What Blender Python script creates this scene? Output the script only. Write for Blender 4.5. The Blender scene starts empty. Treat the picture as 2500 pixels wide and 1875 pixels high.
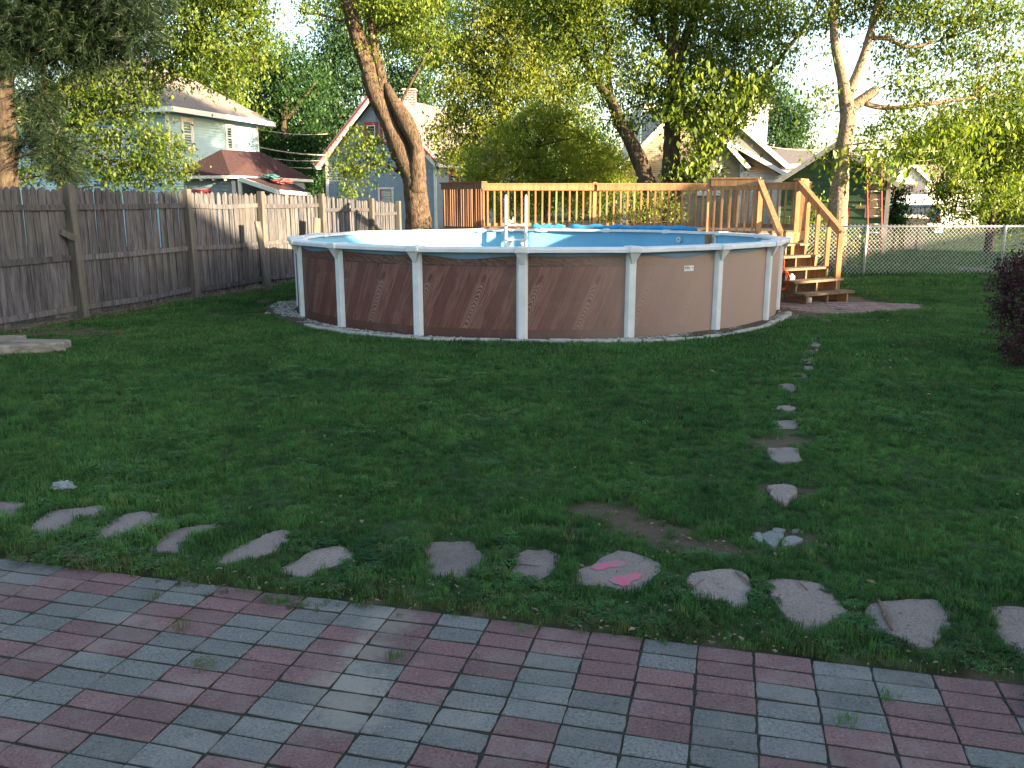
import bpy, bmesh, math, random
import numpy as np
from mathutils import Matrix, Vector

# ------------------------------------------------------------------ camera, sky, sun, exposure
SC = bpy.context.scene
COL = SC.collection
F, H, Y0 = 2050.0, 1.75, 497.0               # focal length and horizon row for a 2500 px wide frame, eye height
PIT = math.atan((937.5 - Y0) / F)
CP, SP = math.cos(PIT), math.sin(PIT)
cd = bpy.data.cameras.new("camera")
cd.sensor_width = 36.0
cd.lens = 36.0 * F / 2500.0
cd.clip_start, cd.clip_end = 0.05, 900
cam = bpy.data.objects.new("camera", cd)
COL.objects.link(cam)
cam.location = (0, 0, H)
cam.rotation_euler = (math.pi / 2 - PIT, 0, 0)
SC.camera = cam

SUN_AZ, SUN_EL = math.radians(62), math.radians(9.5)      # to the right of straight behind the camera
SDIR = Vector((math.sin(SUN_AZ) * math.cos(SUN_EL), -math.cos(SUN_AZ) * math.cos(SUN_EL), math.sin(SUN_EL)))
w = bpy.data.worlds.new("World"); SC.world = w; w.use_nodes = True
nt = w.node_tree; nt.nodes.clear()
sky = nt.nodes.new("ShaderNodeTexSky"); sky.sky_type = 'NISHITA'; sky.sun_disc = False
sky.sun_elevation = SUN_EL; sky.sun_rotation = math.pi - SUN_AZ
sky.air_density = 1.0; sky.dust_density = 1.6; sky.ozone_density = 1.0
bg = nt.nodes.new("ShaderNodeBackground"); bg.inputs[1].default_value = 0.10
wo = nt.nodes.new("ShaderNodeOutputWorld")
nt.links.new(sky.outputs[0], bg.inputs[0]); nt.links.new(bg.outputs[0], wo.inputs[0])
sl = bpy.data.lights.new("sun", 'SUN'); sl.energy = 5.0; sl.angle = math.radians(0.55); sl.color = (1.0, 0.79, 0.5)
so = bpy.data.objects.new("sun", sl); COL.objects.link(so)
so.rotation_euler = SDIR.to_track_quat('Z', 'Y').to_euler()
so.location = (30, -20, 30)
SC.view_settings.view_transform = 'Standard'; SC.view_settings.look = 'None'
SC.view_settings.exposure = 2.8; SC.view_settings.gamma = 1.0
SC.view_settings.use_curve_mapping = False
SC.cycles.max_bounces = 8; SC.cycles.transparent_max_bounces = 8

random.seed(7)
RNG = np.random.default_rng(11)
V = Vector

# ------------------------------------------------------------------ pixel -> place (2500 x 1875 frame)
def ray(x, y):
    u, v = (x - 1250) / F, (937.5 - y) / F
    return V((u, CP + v * SP, -SP + v * CP))
def G(x, y, z=0.0):
    d = ray(x, y); return V((0, 0, H)) + d * ((z - H) / d.z)
def PY(x, y, Y):
    d = ray(x, y); return V((0, 0, H)) + d * (Y / d.y)
def onwall(x, y, p0, p1):
    """hit of the pixel ray with the vertical plane through p0 p1 -> (metres along the wall, height)"""
    d = ray(x, y); e = V((p1[0] - p0[0], p1[1] - p0[1], 0)); L = e.length; e /= L
    n = V((e.y, -e.x, 0)); t = n.dot(V((p0[0], p0[1], 0))) / n.dot(d)
    p = d * t; return (p - V((p0[0], p0[1], 0))).to_2d().dot(e.to_2d()), H + p.z

# ------------------------------------------------------------------ materials
MATS = {}
def lin(c):
    return tuple((v / 12.92 if v <= 0.04045 else ((v + 0.055) / 1.055) ** 2.4) for v in c)
class NT:
    def __init__(s, name):
        s.m = bpy.data.materials.new(name); s.m.use_nodes = True; s.t = s.m.node_tree; s.t.nodes.clear()
        s.out = s.n("ShaderNodeOutputMaterial"); s.pos = None
    def n(s, t, **k):
        o = s.t.nodes.new(t)
        for a, b in k.items(): setattr(o, a, b)
        return o
    def l(s, a, b): s.t.links.new(a, b)
    def P(s):
        if s.pos is None: s.pos = s.n("ShaderNodeNewGeometry").outputs['Position']
        return s.pos
    def mapped(s, stretch, src=None, rot=(0, 0, 0)):
        m = s.n("ShaderNodeMapping"); m.inputs['Scale'].default_value = stretch; m.inputs['Rotation'].default_value = rot
        s.l(src or s.P(), m.inputs[0]); return m.outputs[0]
    def noise(s, vec, scale, detail=4, rough=.6, dist=0):
        t = s.n("ShaderNodeTexNoise"); t.inputs['Scale'].default_value = scale; t.inputs['Detail'].default_value = detail
        t.inputs['Roughness'].default_value = rough; t.inputs['Distortion'].default_value = dist
        s.l(vec, t.inputs['Vector']); return t.outputs['Fac']
    def ramp(s, fac, stops):
        r = s.n("ShaderNodeValToRGB"); e = r.color_ramp.elements
        while len(e) < len(stops): e.new(.5)
        for i, (p, c) in enumerate(stops):
            e[i].position = p; e[i].color = (*c, 1) if not isinstance(c, (int, float)) else (c, c, c, 1)
        s.l(fac, r.inputs[0]); return r.outputs[0]
    def mix(s, fac, a, b, mode='MIX'):
        m = s.n("ShaderNodeMix", data_type='RGBA', blend_type=mode)
        for sock, v in ((m.inputs[0], fac), (m.inputs[6], a), (m.inputs[7], b)):
            if hasattr(v, 'is_linked'): s.l(v, sock)
            elif isinstance(v, (int, float)): sock.default_value = v
            else: sock.default_value = (*v, 1)
        return m.outputs[2]
    def math(s, op, a, b=0.0, c=0.0):
        m = s.n("ShaderNodeMath", operation=op)
        for sock, v in zip(m.inputs, (a, b, c)):
            if hasattr(v, 'is_linked'): s.l(v, sock)
            else: sock.default_value = v
        return m.outputs[0]
    def rand(s): return s.n("ShaderNodeObjectInfo").outputs['Random']
    def bsdf(s, col, rough=.8, bump=None, bstr=.3, bdist=.01, spec=.3, **k):
        b = s.n("ShaderNodeBsdfPrincipled")
        if hasattr(col, 'is_linked'): s.l(col, b.inputs['Base Color'])
        else: b.inputs['Base Color'].default_value = (*col, 1)
        if hasattr(rough, 'is_linked'): s.l(rough, b.inputs['Roughness'])
        else: b.inputs['Roughness'].default_value = rough
        b.inputs['Specular IOR Level'].default_value = spec
        for a, v in k.items(): b.inputs[a].default_value = v
        if bump is not None:
            q = s.n("ShaderNodeBump"); q.inputs['Strength'].default_value = bstr; q.inputs['Distance'].default_value = bdist
            s.l(bump, q.inputs['Height']); s.l(q.outputs[0], b.inputs['Normal'])
        s.l(b.outputs[0], s.out.inputs[0]); return b

def simple(name, c1, c2=None, scale=6, stretch=(1, 1, 1), rough=.8, bump=.3, bdist=.01, rnd=.0, spec=.3, dirt=None, dscale=1.5):
    """two-tone noise with optional per-object brightness change and blotchy dirt"""
    if name in MATS: return MATS[name]
    c2 = c2 or tuple(v * .7 for v in c1)
    t = NT(name); v = t.mapped(stretch); f = t.noise(v, scale, 6)
    col = t.mix(t.ramp(f, [(.35, 0), (.65, 1)]), c1, c2)
    if dirt: col = t.mix(t.ramp(t.noise(t.P(), dscale, 5, .7), [(.5, 0), (.75, .8)]), col, dirt)
    if rnd:
        k = t.math('MULTIPLY_ADD', t.rand(), 2 * rnd, 1 - rnd)
        col = t.mix(1.0, col, t.ramp(k, [(0, 0), (1, 1)]), 'MULTIPLY') if False else t.mulval(col, k)
    t.bsdf(col, rough, f, bump, bdist, spec)
    MATS[name] = t.m; return t.m
def _mulval(s, col, k):
    m = s.n("ShaderNodeVectorMath", operation='SCALE'); s.l(col, m.inputs[0]); s.l(k, m.inputs['Scale']); return m.outputs[0]
NT.mulval = _mulval

def leafmat(name, c1, c2, trans=.45, tcol=None, rough=.5):
    """leaf: diffuse + translucent, tone from a per-clump mesh attribute"""
    t = NT(name)
    a = t.n("ShaderNodeAttribute"); a.attribute_name = "tone"
    col = t.mix(a.outputs['Fac'], c1, c2)
    d = t.n("ShaderNodeBsdfPrincipled"); d.inputs['Roughness'].default_value = rough; d.inputs['Specular IOR Level'].default_value = .25
    t.l(col, d.inputs['Base Color'])
    tr = t.n("ShaderNodeBsdfTranslucent")
    t.l(t.mix(1.0, col, tcol or (1.3, 1.25, .5), 'MULTIPLY'), tr.inputs[0])
    mx = t.n("ShaderNodeMixShader"); mx.inputs[0].default_value = trans
    t.l(d.outputs[0], mx.inputs[1]); t.l(tr.outputs[0], mx.inputs[2]); t.l(mx.outputs[0], t.out.inputs[0])
    return t.m

M_fence = simple("weathered_fence_wood", (.105, .102, .112), (.036, .035, .041), 9, (3, 3, .28), .9, .5, .006, .28, .15, (.10, .092, .08), 1.1)
M_post = simple("weathered_post_wood", (.115, .108, .10), (.06, .056, .052), 8, (3, 3, .25), .9, .5, .006, .1, .15, (.12, .11, .085), 2)
M_deck = simple("stained_deck_wood", (.37, .195, .088), (.235, .115, .05), 7, (2, 2, .35), .65, .4, .004, .12, .3)
M_deckdark = simple("stained_slat_shaded", (.13, .052, .024), (.08, .032, .015), 7, (2, 2, .35), .65, .4, .004, .15, .3)  # deck stain darkened, shade on the slat panel put into the colour
M_tread = simple("worn_tread_wood", (.19, .125, .082), (.11, .07, .048), 6, (.5, 2, 3), .75, .4, .004, .1, .3)
M_white = simple("white_pool_resin", (.62, .63, .64), (.52, .54, .56), 5, rough=.45, bump=.05, spec=.4, dirt=(.56, .56, .54), dscale=4)
M_paint = simple("white_house_paint", (.74, .74, .72), (.64, .63, .60), 3, rough=.6, bump=.1)
M_liner = simple("blue_liner", (.14, .38, .58), (.12, .34, .53), 2, rough=.4, bump=.05, spec=.4)
M_foam = simple("blue_foam", (.03, .27, .52), (.02, .2, .42), 6, rough=.8, bump=.2)
M_bark = simple("brown_bark", (.12, .085, .06), (.036, .026, .02), 22, (1, 1, .28), .95, 1.0, .08, 0, .1, (.17, .125, .09), 3)
M_barkdark = simple("dark_bark", (.085, .062, .045), (.035, .026, .02), 14, (1, 1, .3), .95, 1.0, .05, 0, .1, (.11, .09, .06), 3)
M_barkpale = simple("pale_scaly_bark", (.36, .27, .19), (.13, .092, .062), 26, (1, 1, .5), .95, 1.0, .05, 0, .1)
M_soil = simple("soil", (.09, .062, .043), (.05, .036, .026), 20, rough=.95, bump=.6)
M_metal = simple("galvanised_steel", (.55, .53, .5), (.42, .40, .38), 20, rough=.45, bump=.05, spec=.5)
M_redwood = simple("red_trim_paint", (.42, .045, .05), (.32, .035, .04), 5, rough=.6, bump=.1)
M_dark = simple("dark_opening", (.012, .012, .014), (.02, .02, .022), 3, rough=.6, bump=0)
M_roofg = simple("grey_shingle", (.21, .185, .18), (.13, .115, .115), 11, (1, 1, 3), .95, .6, .02, 0, .1, (.17, .14, .12), .8)
M_roofr = simple("red_brown_shingle", (.065, .036, .038), (.042, .025, .028), 11, (1, 1, 3), .95, .6, .02, 0, .1)
M_rooft = simple("tan_shingle", (.33, .28, .22), (.25, .21, .17), 11, (1, 1, 3), .95, .6, .02, 0, .1)
M_blue = simple("pale_blue_siding", (.37, .52, .60), (.32, .46, .54), 3, rough=.7, bump=.1)
M_slate = simple("slate_blue_siding", (.25, .31, .38), (.21, .26, .33), 3, rough=.7, bump=.1)
M_green = simple("green_siding", (.06, .115, .06), (.05, .095, .05), 3, rough=.75, bump=.15, dirt=(.10, .15, .08), dscale=1.2)
M_tanpatch = simple("bare_board", (.33, .23, .16), (.26, .18, .12), 5, rough=.85, bump=.2)
M_grey = simple("grey_gable_board", (.14, .15, .13), (.10, .11, .10), 4, rough=.8, bump=.2)
M_stone = None
M_twig = simple("dry_twig", (.16, .11, .075), (.09, .06, .04), 20, rough=.9, bump=.4)
M_drylf = simple("dry_leaf", (.22, .165, .10), (.10, .065, .04), 45, rough=.8, bump=.2, rnd=.35)
M_orange = simple("orange_cord", (.75, .12, .02), (.6, .09, .02), 8, rough=.5, bump=.05)
M_redfg = simple("red_ladder_rail", (.33, .075, .05), (.25, .055, .04), 8, rough=.5, bump=.05)
M_bin = simple("dark_bin_plastic", (.02, .022, .03), (.015, .017, .022), 8, rough=.45, bump=.05)
M_carp = simple("dark_car_paint", (.012, .016, .03), (.015, .02, .035), 3, rough=.2, bump=0, spec=.6)
M_pebble = simple("pebble", (.36, .34, .31), (.20, .19, .175), 14, rough=.85, bump=.3, rnd=.3)
M_edge = simple("concrete_edging", (.36, .35, .32), (.25, .245, .22), 16, rough=.9, bump=.4)
M_edgeb = simple("brown_edging_strip", (.075, .055, .04), (.05, .04, .03), 9, rough=.8, bump=.2)
M_timber = simple("grey_timber", (.25, .225, .195), (.13, .115, .10), 7, (.6, 3, 3), .95, .6, .01, .1, .1)

def glassmat():
    t = NT("window_glass"); t.bsdf((.03, .035, .04), .08, spec=.8); return t.m
M_glass = glassmat()
def watermat():
    t = NT("pool_water"); f = t.noise(t.P(), 2.5, 3)
    t.bsdf((.05, .22, .32), .05, f, .15, .02, .5); return t.m
M_water = watermat()

def stonemat(name, c1, c2, speck=.5):
    t = NT(name)
    n1 = t.noise(t.P(), 3.2, 5, .65); n2 = t.noise(t.P(), 95, 3, .7); n3 = t.noise(t.P(), 28, 4, .7)
    col = t.mix(t.ramp(n1, [(.3, 0), (.7, 1)]), c1, c2)
    col = t.mix(t.ramp(n2, [(.38, 1), (.5, 0)]), col, tuple(v * .55 for v in c1))
    col = t.mix(t.ramp(n2, [(.62, 0), (.70, speck)]), col, tuple(min(1, v * 1.9 + .06) for v in c1))
    col = t.mix(t.ramp(t.noise(t.P(), 1.7, 6, .75), [(.53, 0), (.68, .55)]), col, tuple(v * .5 for v in c2))
    col = t.mix(t.ramp(t.noise(t.P(), 2.6, 6, .7), [(.48, 0), (.72, .5)]), col, (.21, .185, .165))
    col = t.mix(t.ramp(t.noise(t.P(), 9, 5, .75), [(.60, 0), (.68, .6)]), col, (.06, .058, .05))
    for px_, py_, rr in ((955, 1512, .16), (890, 1590, .13), (845, 1680, .20), (860, 1740, .16)):          # drifted sand on the patio
        dn = t.n("ShaderNodeVectorMath", operation='DISTANCE'); t.l(t.P(), dn.inputs[0]); dn.inputs[1].default_value = tuple(G(px_, py_))
        col = t.mix(t.ramp(t.math('ADD', t.math('DIVIDE', dn.outputs['Value'], rr), t.math('MULTIPLY', t.math('SUBTRACT', n3, .5), 1.4)), [(.35, .62), (1.0, 0)]), col, (.235, .205, .175))
    k = t.math('MULTIPLY_ADD', t.rand(), .3, .85); col = t.mulval(col, k)
    h = t.math('ADD', n2, n3)
    t.bsdf(col, .9, h, .35, .004, .2); MATS[name] = t.m; return t.m
M_pred = stonemat("red_paver", (.172, .096, .094), (.132, .079, .079))
M_pgrey = stonemat("grey_paver", (.147, .144, .137), (.114, .113, .108))
M_flag = stonemat("flagstone", (.232, .18, .158), (.172, .138, .124), .35)
M_rubble = stonemat("broken_slab", (.22, .22, .215), (.16, .16, .155), .3)
M_pad = stonemat("worn_pink_brick", (.27, .175, .155), (.20, .14, .125), .3)
def pinkmat():
    t = NT("pink_paint"); f = t.math('ADD', t.math('MULTIPLY', t.noise(t.P(), 22, 3), .6), t.math('MULTIPLY', t.noise(t.P(), 110, 3, .7), .4))
    t.bsdf(t.mix(t.ramp(f, [(.43, 0), (.52, .9)]), (.21, .165, .158), (.48, .09, .16)), .85, f, .3, .004, .2); return t.m
M_pink = pinkmat()

def brickmat(name, c1, c2, mortar, sc):
    t = NT(name); uv = t.n("ShaderNodeTexCoord").outputs['UV']
    b = t.n("ShaderNodeTexBrick"); t.l(uv, b.inputs[0]); b.inputs['Scale'].default_value = sc
    b.inputs['Color1'].default_value = (*c1, 1); b.inputs['Color2'].default_value = (*c2, 1); b.inputs['Mortar'].default_value = (*mortar, 1)
    b.inputs['Mortar Size'].default_value = .012; b.inputs['Brick Width'].default_value = .23; b.inputs['Row Height'].default_value = .085
    col = t.mix(t.ramp(t.noise(t.P(), 1.5, 5), [(.4, 0), (.7, .4)]), b.outputs['Color'], tuple(v * .6 for v in c1))
    t.bsdf(col, .9, b.outputs['Fac'], -.4, .01, .15); return t.m
M_tanbrick = brickmat("tan_brick", (.36, .27, .17), (.25, .18, .115), (.40, .36, .30), 1)
M_chim = brickmat("chimney_brick", (.075, .05, .05), (.05, .035, .04), (.42, .40, .40), 1)

def poolwallmat():
    t = NT("printed_wood_wall"); uv = t.n("ShaderNodeTexCoord").outputs['UV']
    s = t.n("ShaderNodeSeparateXYZ"); t.l(uv, s.inputs[0]); u, v = s.outputs[0], s.outputs[1]
    us = t.math('SUBTRACT', u, t.math('MULTIPLY', v, .42))                 # leaning planks
    pl = t.math('FLOOR', t.math('DIVIDE', us, .15)); fr = t.math('FRACT', t.math('DIVIDE', us, .15))
    wn = t.n("ShaderNodeTexWhiteNoise", noise_dimensions='1D'); t.l(t.math('MODULO', t.math('ADD', pl, 600.0), 5.0), wn.inputs['W'])
    tone = wn.outputs['Value']
    cx = t.n("ShaderNodeCombineXYZ"); t.l(us, cx.inputs[0]); t.l(v, cx.inputs[1]); t.l(tone, cx.inputs[2])
    gl = t.noise(t.mapped((55, 3.5, 9), cx.outputs[0]), 1, 5, .65)           # fine straight grain
    # cathedral arches on every fifth plank
    ax = t.math('SUBTRACT', fr, .5)
    arch = t.math('ADD', t.math('MULTIPLY', t.math('MULTIPLY', ax, ax), 1.3), t.math('MULTIPLY', v, 1.9))
    arch = t.math('ADD', arch, t.math('MULTIPLY', t.noise(t.mapped((14, 6, 3), cx.outputs[0]), 1, 3), .22))
    aw = t.math('SINE', t.math('MULTIPLY', arch, 62.0))
    isA = t.math('MULTIPLY', t.math('COMPARE', t.math('MODULO', t.math('ADD', pl, 600.0), 5.0), 2.0, .1), t.math('LESS_THAN', v, .72))
    aw = t.math('MULTIPLY_ADD', aw, .5, .5); g = gl
    base = t.mix(tone, (.135, .050, .040), (.25, .108, .085))
    col = t.mix(t.ramp(g, [(.36, 0), (.66, 1)]), (.085, .034, .028), base)
    col = t.mix(isA, col, t.mix(t.ramp(aw, [(.35, 0), (.6, 1)]), (.085, .038, .03), t.mix(gl, (.21, .105, .082), (.28, .145, .115))))
    kx = t.math('DIVIDE', ax, .2); ky = t.math('DIVIDE', t.math('SUBTRACT', v, .79), .065)
    kd = t.math('ADD', t.math('MULTIPLY', kx, kx), t.math('MULTIPLY', ky, ky))
    isB = t.math('COMPARE', t.math('MODULO', t.math('ADD', pl, 600.0), 5.0), 2.0, .1)
    col = t.mix(t.math('MULTIPLY', isB, t.ramp(kd, [(.5, .75), (1.0, 0)])), col, (.055, .026, .021))
    # knots
    kv = t.n("ShaderNodeTexVoronoi"); t.l(t.mapped((4.3, 1.3, 1), cx.outputs[0]), kv.inputs['Vector']); kv.inputs['Scale'].default_value = 1
    kv.inputs['Randomness'].default_value = .35
    col = t.mix(t.ramp(kv.outputs['Distance'], [(.05, .8), (.13, 0)]), col, (.03, .015, .012))
    seam = t.math('LESS_THAN', fr, .035); col = t.mix(t.math('MULTIPLY', seam, .55), col, (.03, .014, .011))
    # top band with swirly grain and bottom band
    tb = t.math('SINE', t.math('MULTIPLY', t.math('ADD', t.math('ADD', t.math('MULTIPLY', v, 1.4), t.math('MULTIPLY', u, .5)), t.math('MULTIPLY', t.noise(t.mapped((4, 9, 1), uv), 1, 3), .35)), 75.0))
    topc = t.mix(t.math('MULTIPLY_ADD', tb, .5, .5), (.062, .027, .021), (.13, .06, .045))
    col = t.mix(t.math('GREATER_THAN', v, .955), col, topc)
    col = t.mix(t.math('MULTIPLY', t.math('COMPARE', v, .955, .006), .7), col, (.03, .015, .012))
    col = t.mix(t.math('LESS_THAN', v, .13), col, t.mix(gl, (.06, .025, .02), (.11, .048, .036)))
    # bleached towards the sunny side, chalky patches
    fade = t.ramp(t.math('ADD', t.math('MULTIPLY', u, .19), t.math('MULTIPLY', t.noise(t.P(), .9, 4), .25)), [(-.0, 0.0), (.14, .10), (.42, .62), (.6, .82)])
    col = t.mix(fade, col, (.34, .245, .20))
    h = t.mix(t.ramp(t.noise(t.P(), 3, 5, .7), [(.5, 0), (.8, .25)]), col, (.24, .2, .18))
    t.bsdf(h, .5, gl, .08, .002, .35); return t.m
M_wall = poolwallmat()

def groundmat():
    t = NT("lawn_ground"); a = t.n("ShaderNodeAttribute"); a.attribute_name = "soil"
    n1 = t.noise(t.P(), 30, 5, .7); n2 = t.noise(t.P(), 1.1, 4)
    gr = t.mix(n2, (.022, .042, .014), (.035, .06, .02)); gr = t.mix(t.ramp(n1, [(.4, 0), (.7, .5)]), gr, (.045, .05, .022))
    so_ = t.mix(n1, (.055, .038, .027), (.115, .085, .06))
    so_ = t.mix(t.ramp(t.noise(t.P(), 130, 2), [(.62, 0), (.7, .6)]), so_, (.24, .2, .15))
    t.bsdf(t.mix(a.outputs['Fac'], gr, so_), .95, n1, .5, .02, .1); return t.m
M_ground = groundmat()

def grassmat(name, c1, c2, dry):
    t = NT(name); r = t.rand()
    big = t.noise(t.P(), .55, 4, .6); mid = t.noise(t.P(), 3.0, 4, .65)
    col = t.mix(t.ramp(t.math('ADD', t.math('MULTIPLY', big, .55), t.math('MULTIPLY', mid, .45)), [(.34, 0), (.64, 1)]), c1, c2)
    sp = t.n("ShaderNodeVectorMath", operation='DOT_PRODUCT'); t.l(t.P(), sp.inputs[0]); sp.inputs[1].default_value = (.247, .969, 0)
    ed = t.ramp(t.math('ADD', sp.outputs['Value'], t.math('MULTIPLY', t.noise(t.P(), 4, 3), .5)), [(0, 0), (1, 1)])
    ed = t.math('MULTIPLY', t.math('SUBTRACT', 1.0, t.math('MULTIPLY', t.math('SUBTRACT', t.math('ADD', sp.outputs['Value'], t.math('MULTIPLY', mid, .6)), 3.35), 2.2)), .75)
    ed = t.math('MINIMUM', t.math('MAXIMUM', ed, 0.0), .6)
    col = t.mix(t.math('MULTIPLY', ed, t.math('GREATER_THAN', r, .35)), col, (.10, .088, .045))
    col = t.mix(t.ramp(r, [(.84, 0), (.95, .6)]), col, dry)
    col = t.mulval(col, t.math('MULTIPLY_ADD', t.math('FRACT', t.math('MULTIPLY', r, 37.0)), .95, .55))
    d = t.n("ShaderNodeBsdfPrincipled"); d.inputs['Roughness'].default_value = .55; d.inputs['Specular IOR Level'].default_value = .2
    t.l(col, d.inputs['Base Color'])
    tr = t.n("ShaderNodeBsdfTranslucent"); t.l(t.mix(1.0, col, (1.2, 1.2, .6), 'MULTIPLY'), tr.inputs[0])
    mx = t.n("ShaderNodeMixShader"); mx.inputs[0].default_value = .35
    t.l(d.outputs[0], mx.inputs[1]); t.l(tr.outputs[0], mx.inputs[2]); t.l(mx.outputs[0], t.out.inputs[0]); return t.m
M_grass = grassmat("grass_blades", (.020, .066, .021), (.075, .172, .046), (.12, .125, .045))

# ------------------------------------------------------------------ mesh building
class MB:
    def __init__(s): s.v = []; s.f = []
    def poly(s, pts):
        n = len(s.v); s.v += [tuple(p) for p in pts]; s.f.append(tuple(range(n, n + len(pts)))); return s
    def hexa(s, a):            # 8 corners: bottom ring then top ring
        n = len(s.v); s.v += [tuple(p) for p in a]
        for q in ((3, 2, 1, 0), (4, 5, 6, 7), (0, 1, 5, 4), (1, 2, 6, 5), (2, 3, 7, 6), (3, 0, 4, 7)): s.f.append(tuple(n + i for i in q))
        return s
    def box(s, x0, x1, y0, y1, z0, z1):
        return s.hexa([(x0, y0, z0), (x1, y0, z0), (x1, y1, z0), (x0, y1, z0), (x0, y0, z1), (x1, y0, z1), (x1, y1, z1), (x0, y1, z1)])
    def beam(s, p, q, w, h, up=(0, 0, 1)):   # p->q, w across, h along up
        p, q, up = V(p), V(q), V(up); d = (q - p).normalized(); sd = d.cross(up)
        if sd.length < 1e-5: sd = V((1, 0, 0))
        sd.normalize(); u = sd.cross(d).normalized(); a, b = sd * (w / 2), u * (h / 2)
        return s.hexa([p - a - b, q - a - b, q + a - b, p + a - b, p - a + b, q - a + b, q + a + b, p + a + b])
    def tube(s, pts, rad, n=8, cap=True, wob=0.0):
        pts = [V(p) for p in pts]; rad = [rad] * len(pts) if isinstance(rad, (int, float)) else rad
        base = len(s.v); ref = None
        for i, p in enumerate(pts):
            d = (pts[min(i + 1, len(pts) - 1)] - pts[max(i - 1, 0)]).normalized()
            if ref is None: ref = d.orthogonal().normalized()
            ref = (ref - d * ref.dot(d)); ref = ref.normalized() if ref.length > 1e-6 else d.orthogonal().normalized()
            b = d.cross(ref)
            for k in range(n):
                t = 2 * math.pi * k / n; r = rad[i] * (1 + (random.uniform(-wob, wob) if wob else 0))
                s.v.append(tuple(p + (ref * math.cos(t) + b * math.sin(t)) * r))
        for i in range(len(pts) - 1):
            for k in range(n):
                a = base + i * n + k; c = base + i * n + (k + 1) % n
                s.f.append((a, c, c + n, a + n))
        if cap:
            s.f.append(tuple(base + k for k in range(n))[::-1]); s.f.append(tuple(base + (len(pts) - 1) * n + k for k in range(n)))
        return s
    def mesh(s, name, mat, smooth=False):
        me = bpy.data.meshes.new(name); me.from_pydata(s.v, [], s.f); me.update()
        if mat: me.materials.append(mat)
        if smooth: me.polygons.foreach_set('use_smooth', [True] * len(me.polygons))
        return me
    def build(s, name, mat, parent=None, smooth=False):
        return put(name, s.mesh(name, mat, smooth), parent)

def put(name, me, parent=None, loc=None, rot=None, scale=None):
    o = bpy.data.objects.new(name, me); COL.objects.link(o)
    if loc is not None: o.location = loc
    if rot is not None: o.rotation_euler = rot
    if scale is not None: o.scale = scale
    if parent is not None:
        o.parent = parent
        if parent.type == 'EMPTY': o.matrix_parent_inverse = Matrix.Translation(-parent.location)
    return o
def thing(name, label, cat, loc=(0, 0, 0), group=None, kind=None):
    o = bpy.data.objects.new(name, None); COL.objects.link(o); o.location = loc; o.empty_display_size = .2
    return tag(o, label, cat, group, kind)
def tag(o, label=None, cat=None, group=None, kind=None):
    if label: o['label'] = label
    if cat: o['category'] = cat
    if group: o['group'] = group
    if kind: o['kind'] = kind
    return o
def uvmap(me, fn):
    uv = me.uv_layers.new(name="UVMap"); 
    for l in me.loops: uv.data[l.index].uv = fn(me.vertices[l.vertex_index].co)
def vnoise(x, y, s, seed=0):
    """smooth value noise in numpy"""
    x = np.asarray(x) * s + 1000; y = np.asarray(y) * s + 1000
    xi, yi = np.floor(x).astype(np.int64), np.floor(y).astype(np.int64); fx, fy = x - xi, y - yi
    fx, fy = fx * fx * (3 - 2 * fx), fy * fy * (3 - 2 * fy)
    def h(a, b):
        n = (a * 374761393 + b * 668265263 + seed * 982451653) & 0x7fffffff
        n = ((n ^ (n >> 13)) * 1274126177) & 0x7fffffff
        return ((n ^ (n >> 16)) & 0xffff) / 65535.0
    return (h(xi, yi) * (1 - fx) + h(xi + 1, yi) * fx) * (1 - fy) + (h(xi, yi + 1) * (1 - fx) + h(xi + 1, yi + 1) * fx) * fy

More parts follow.
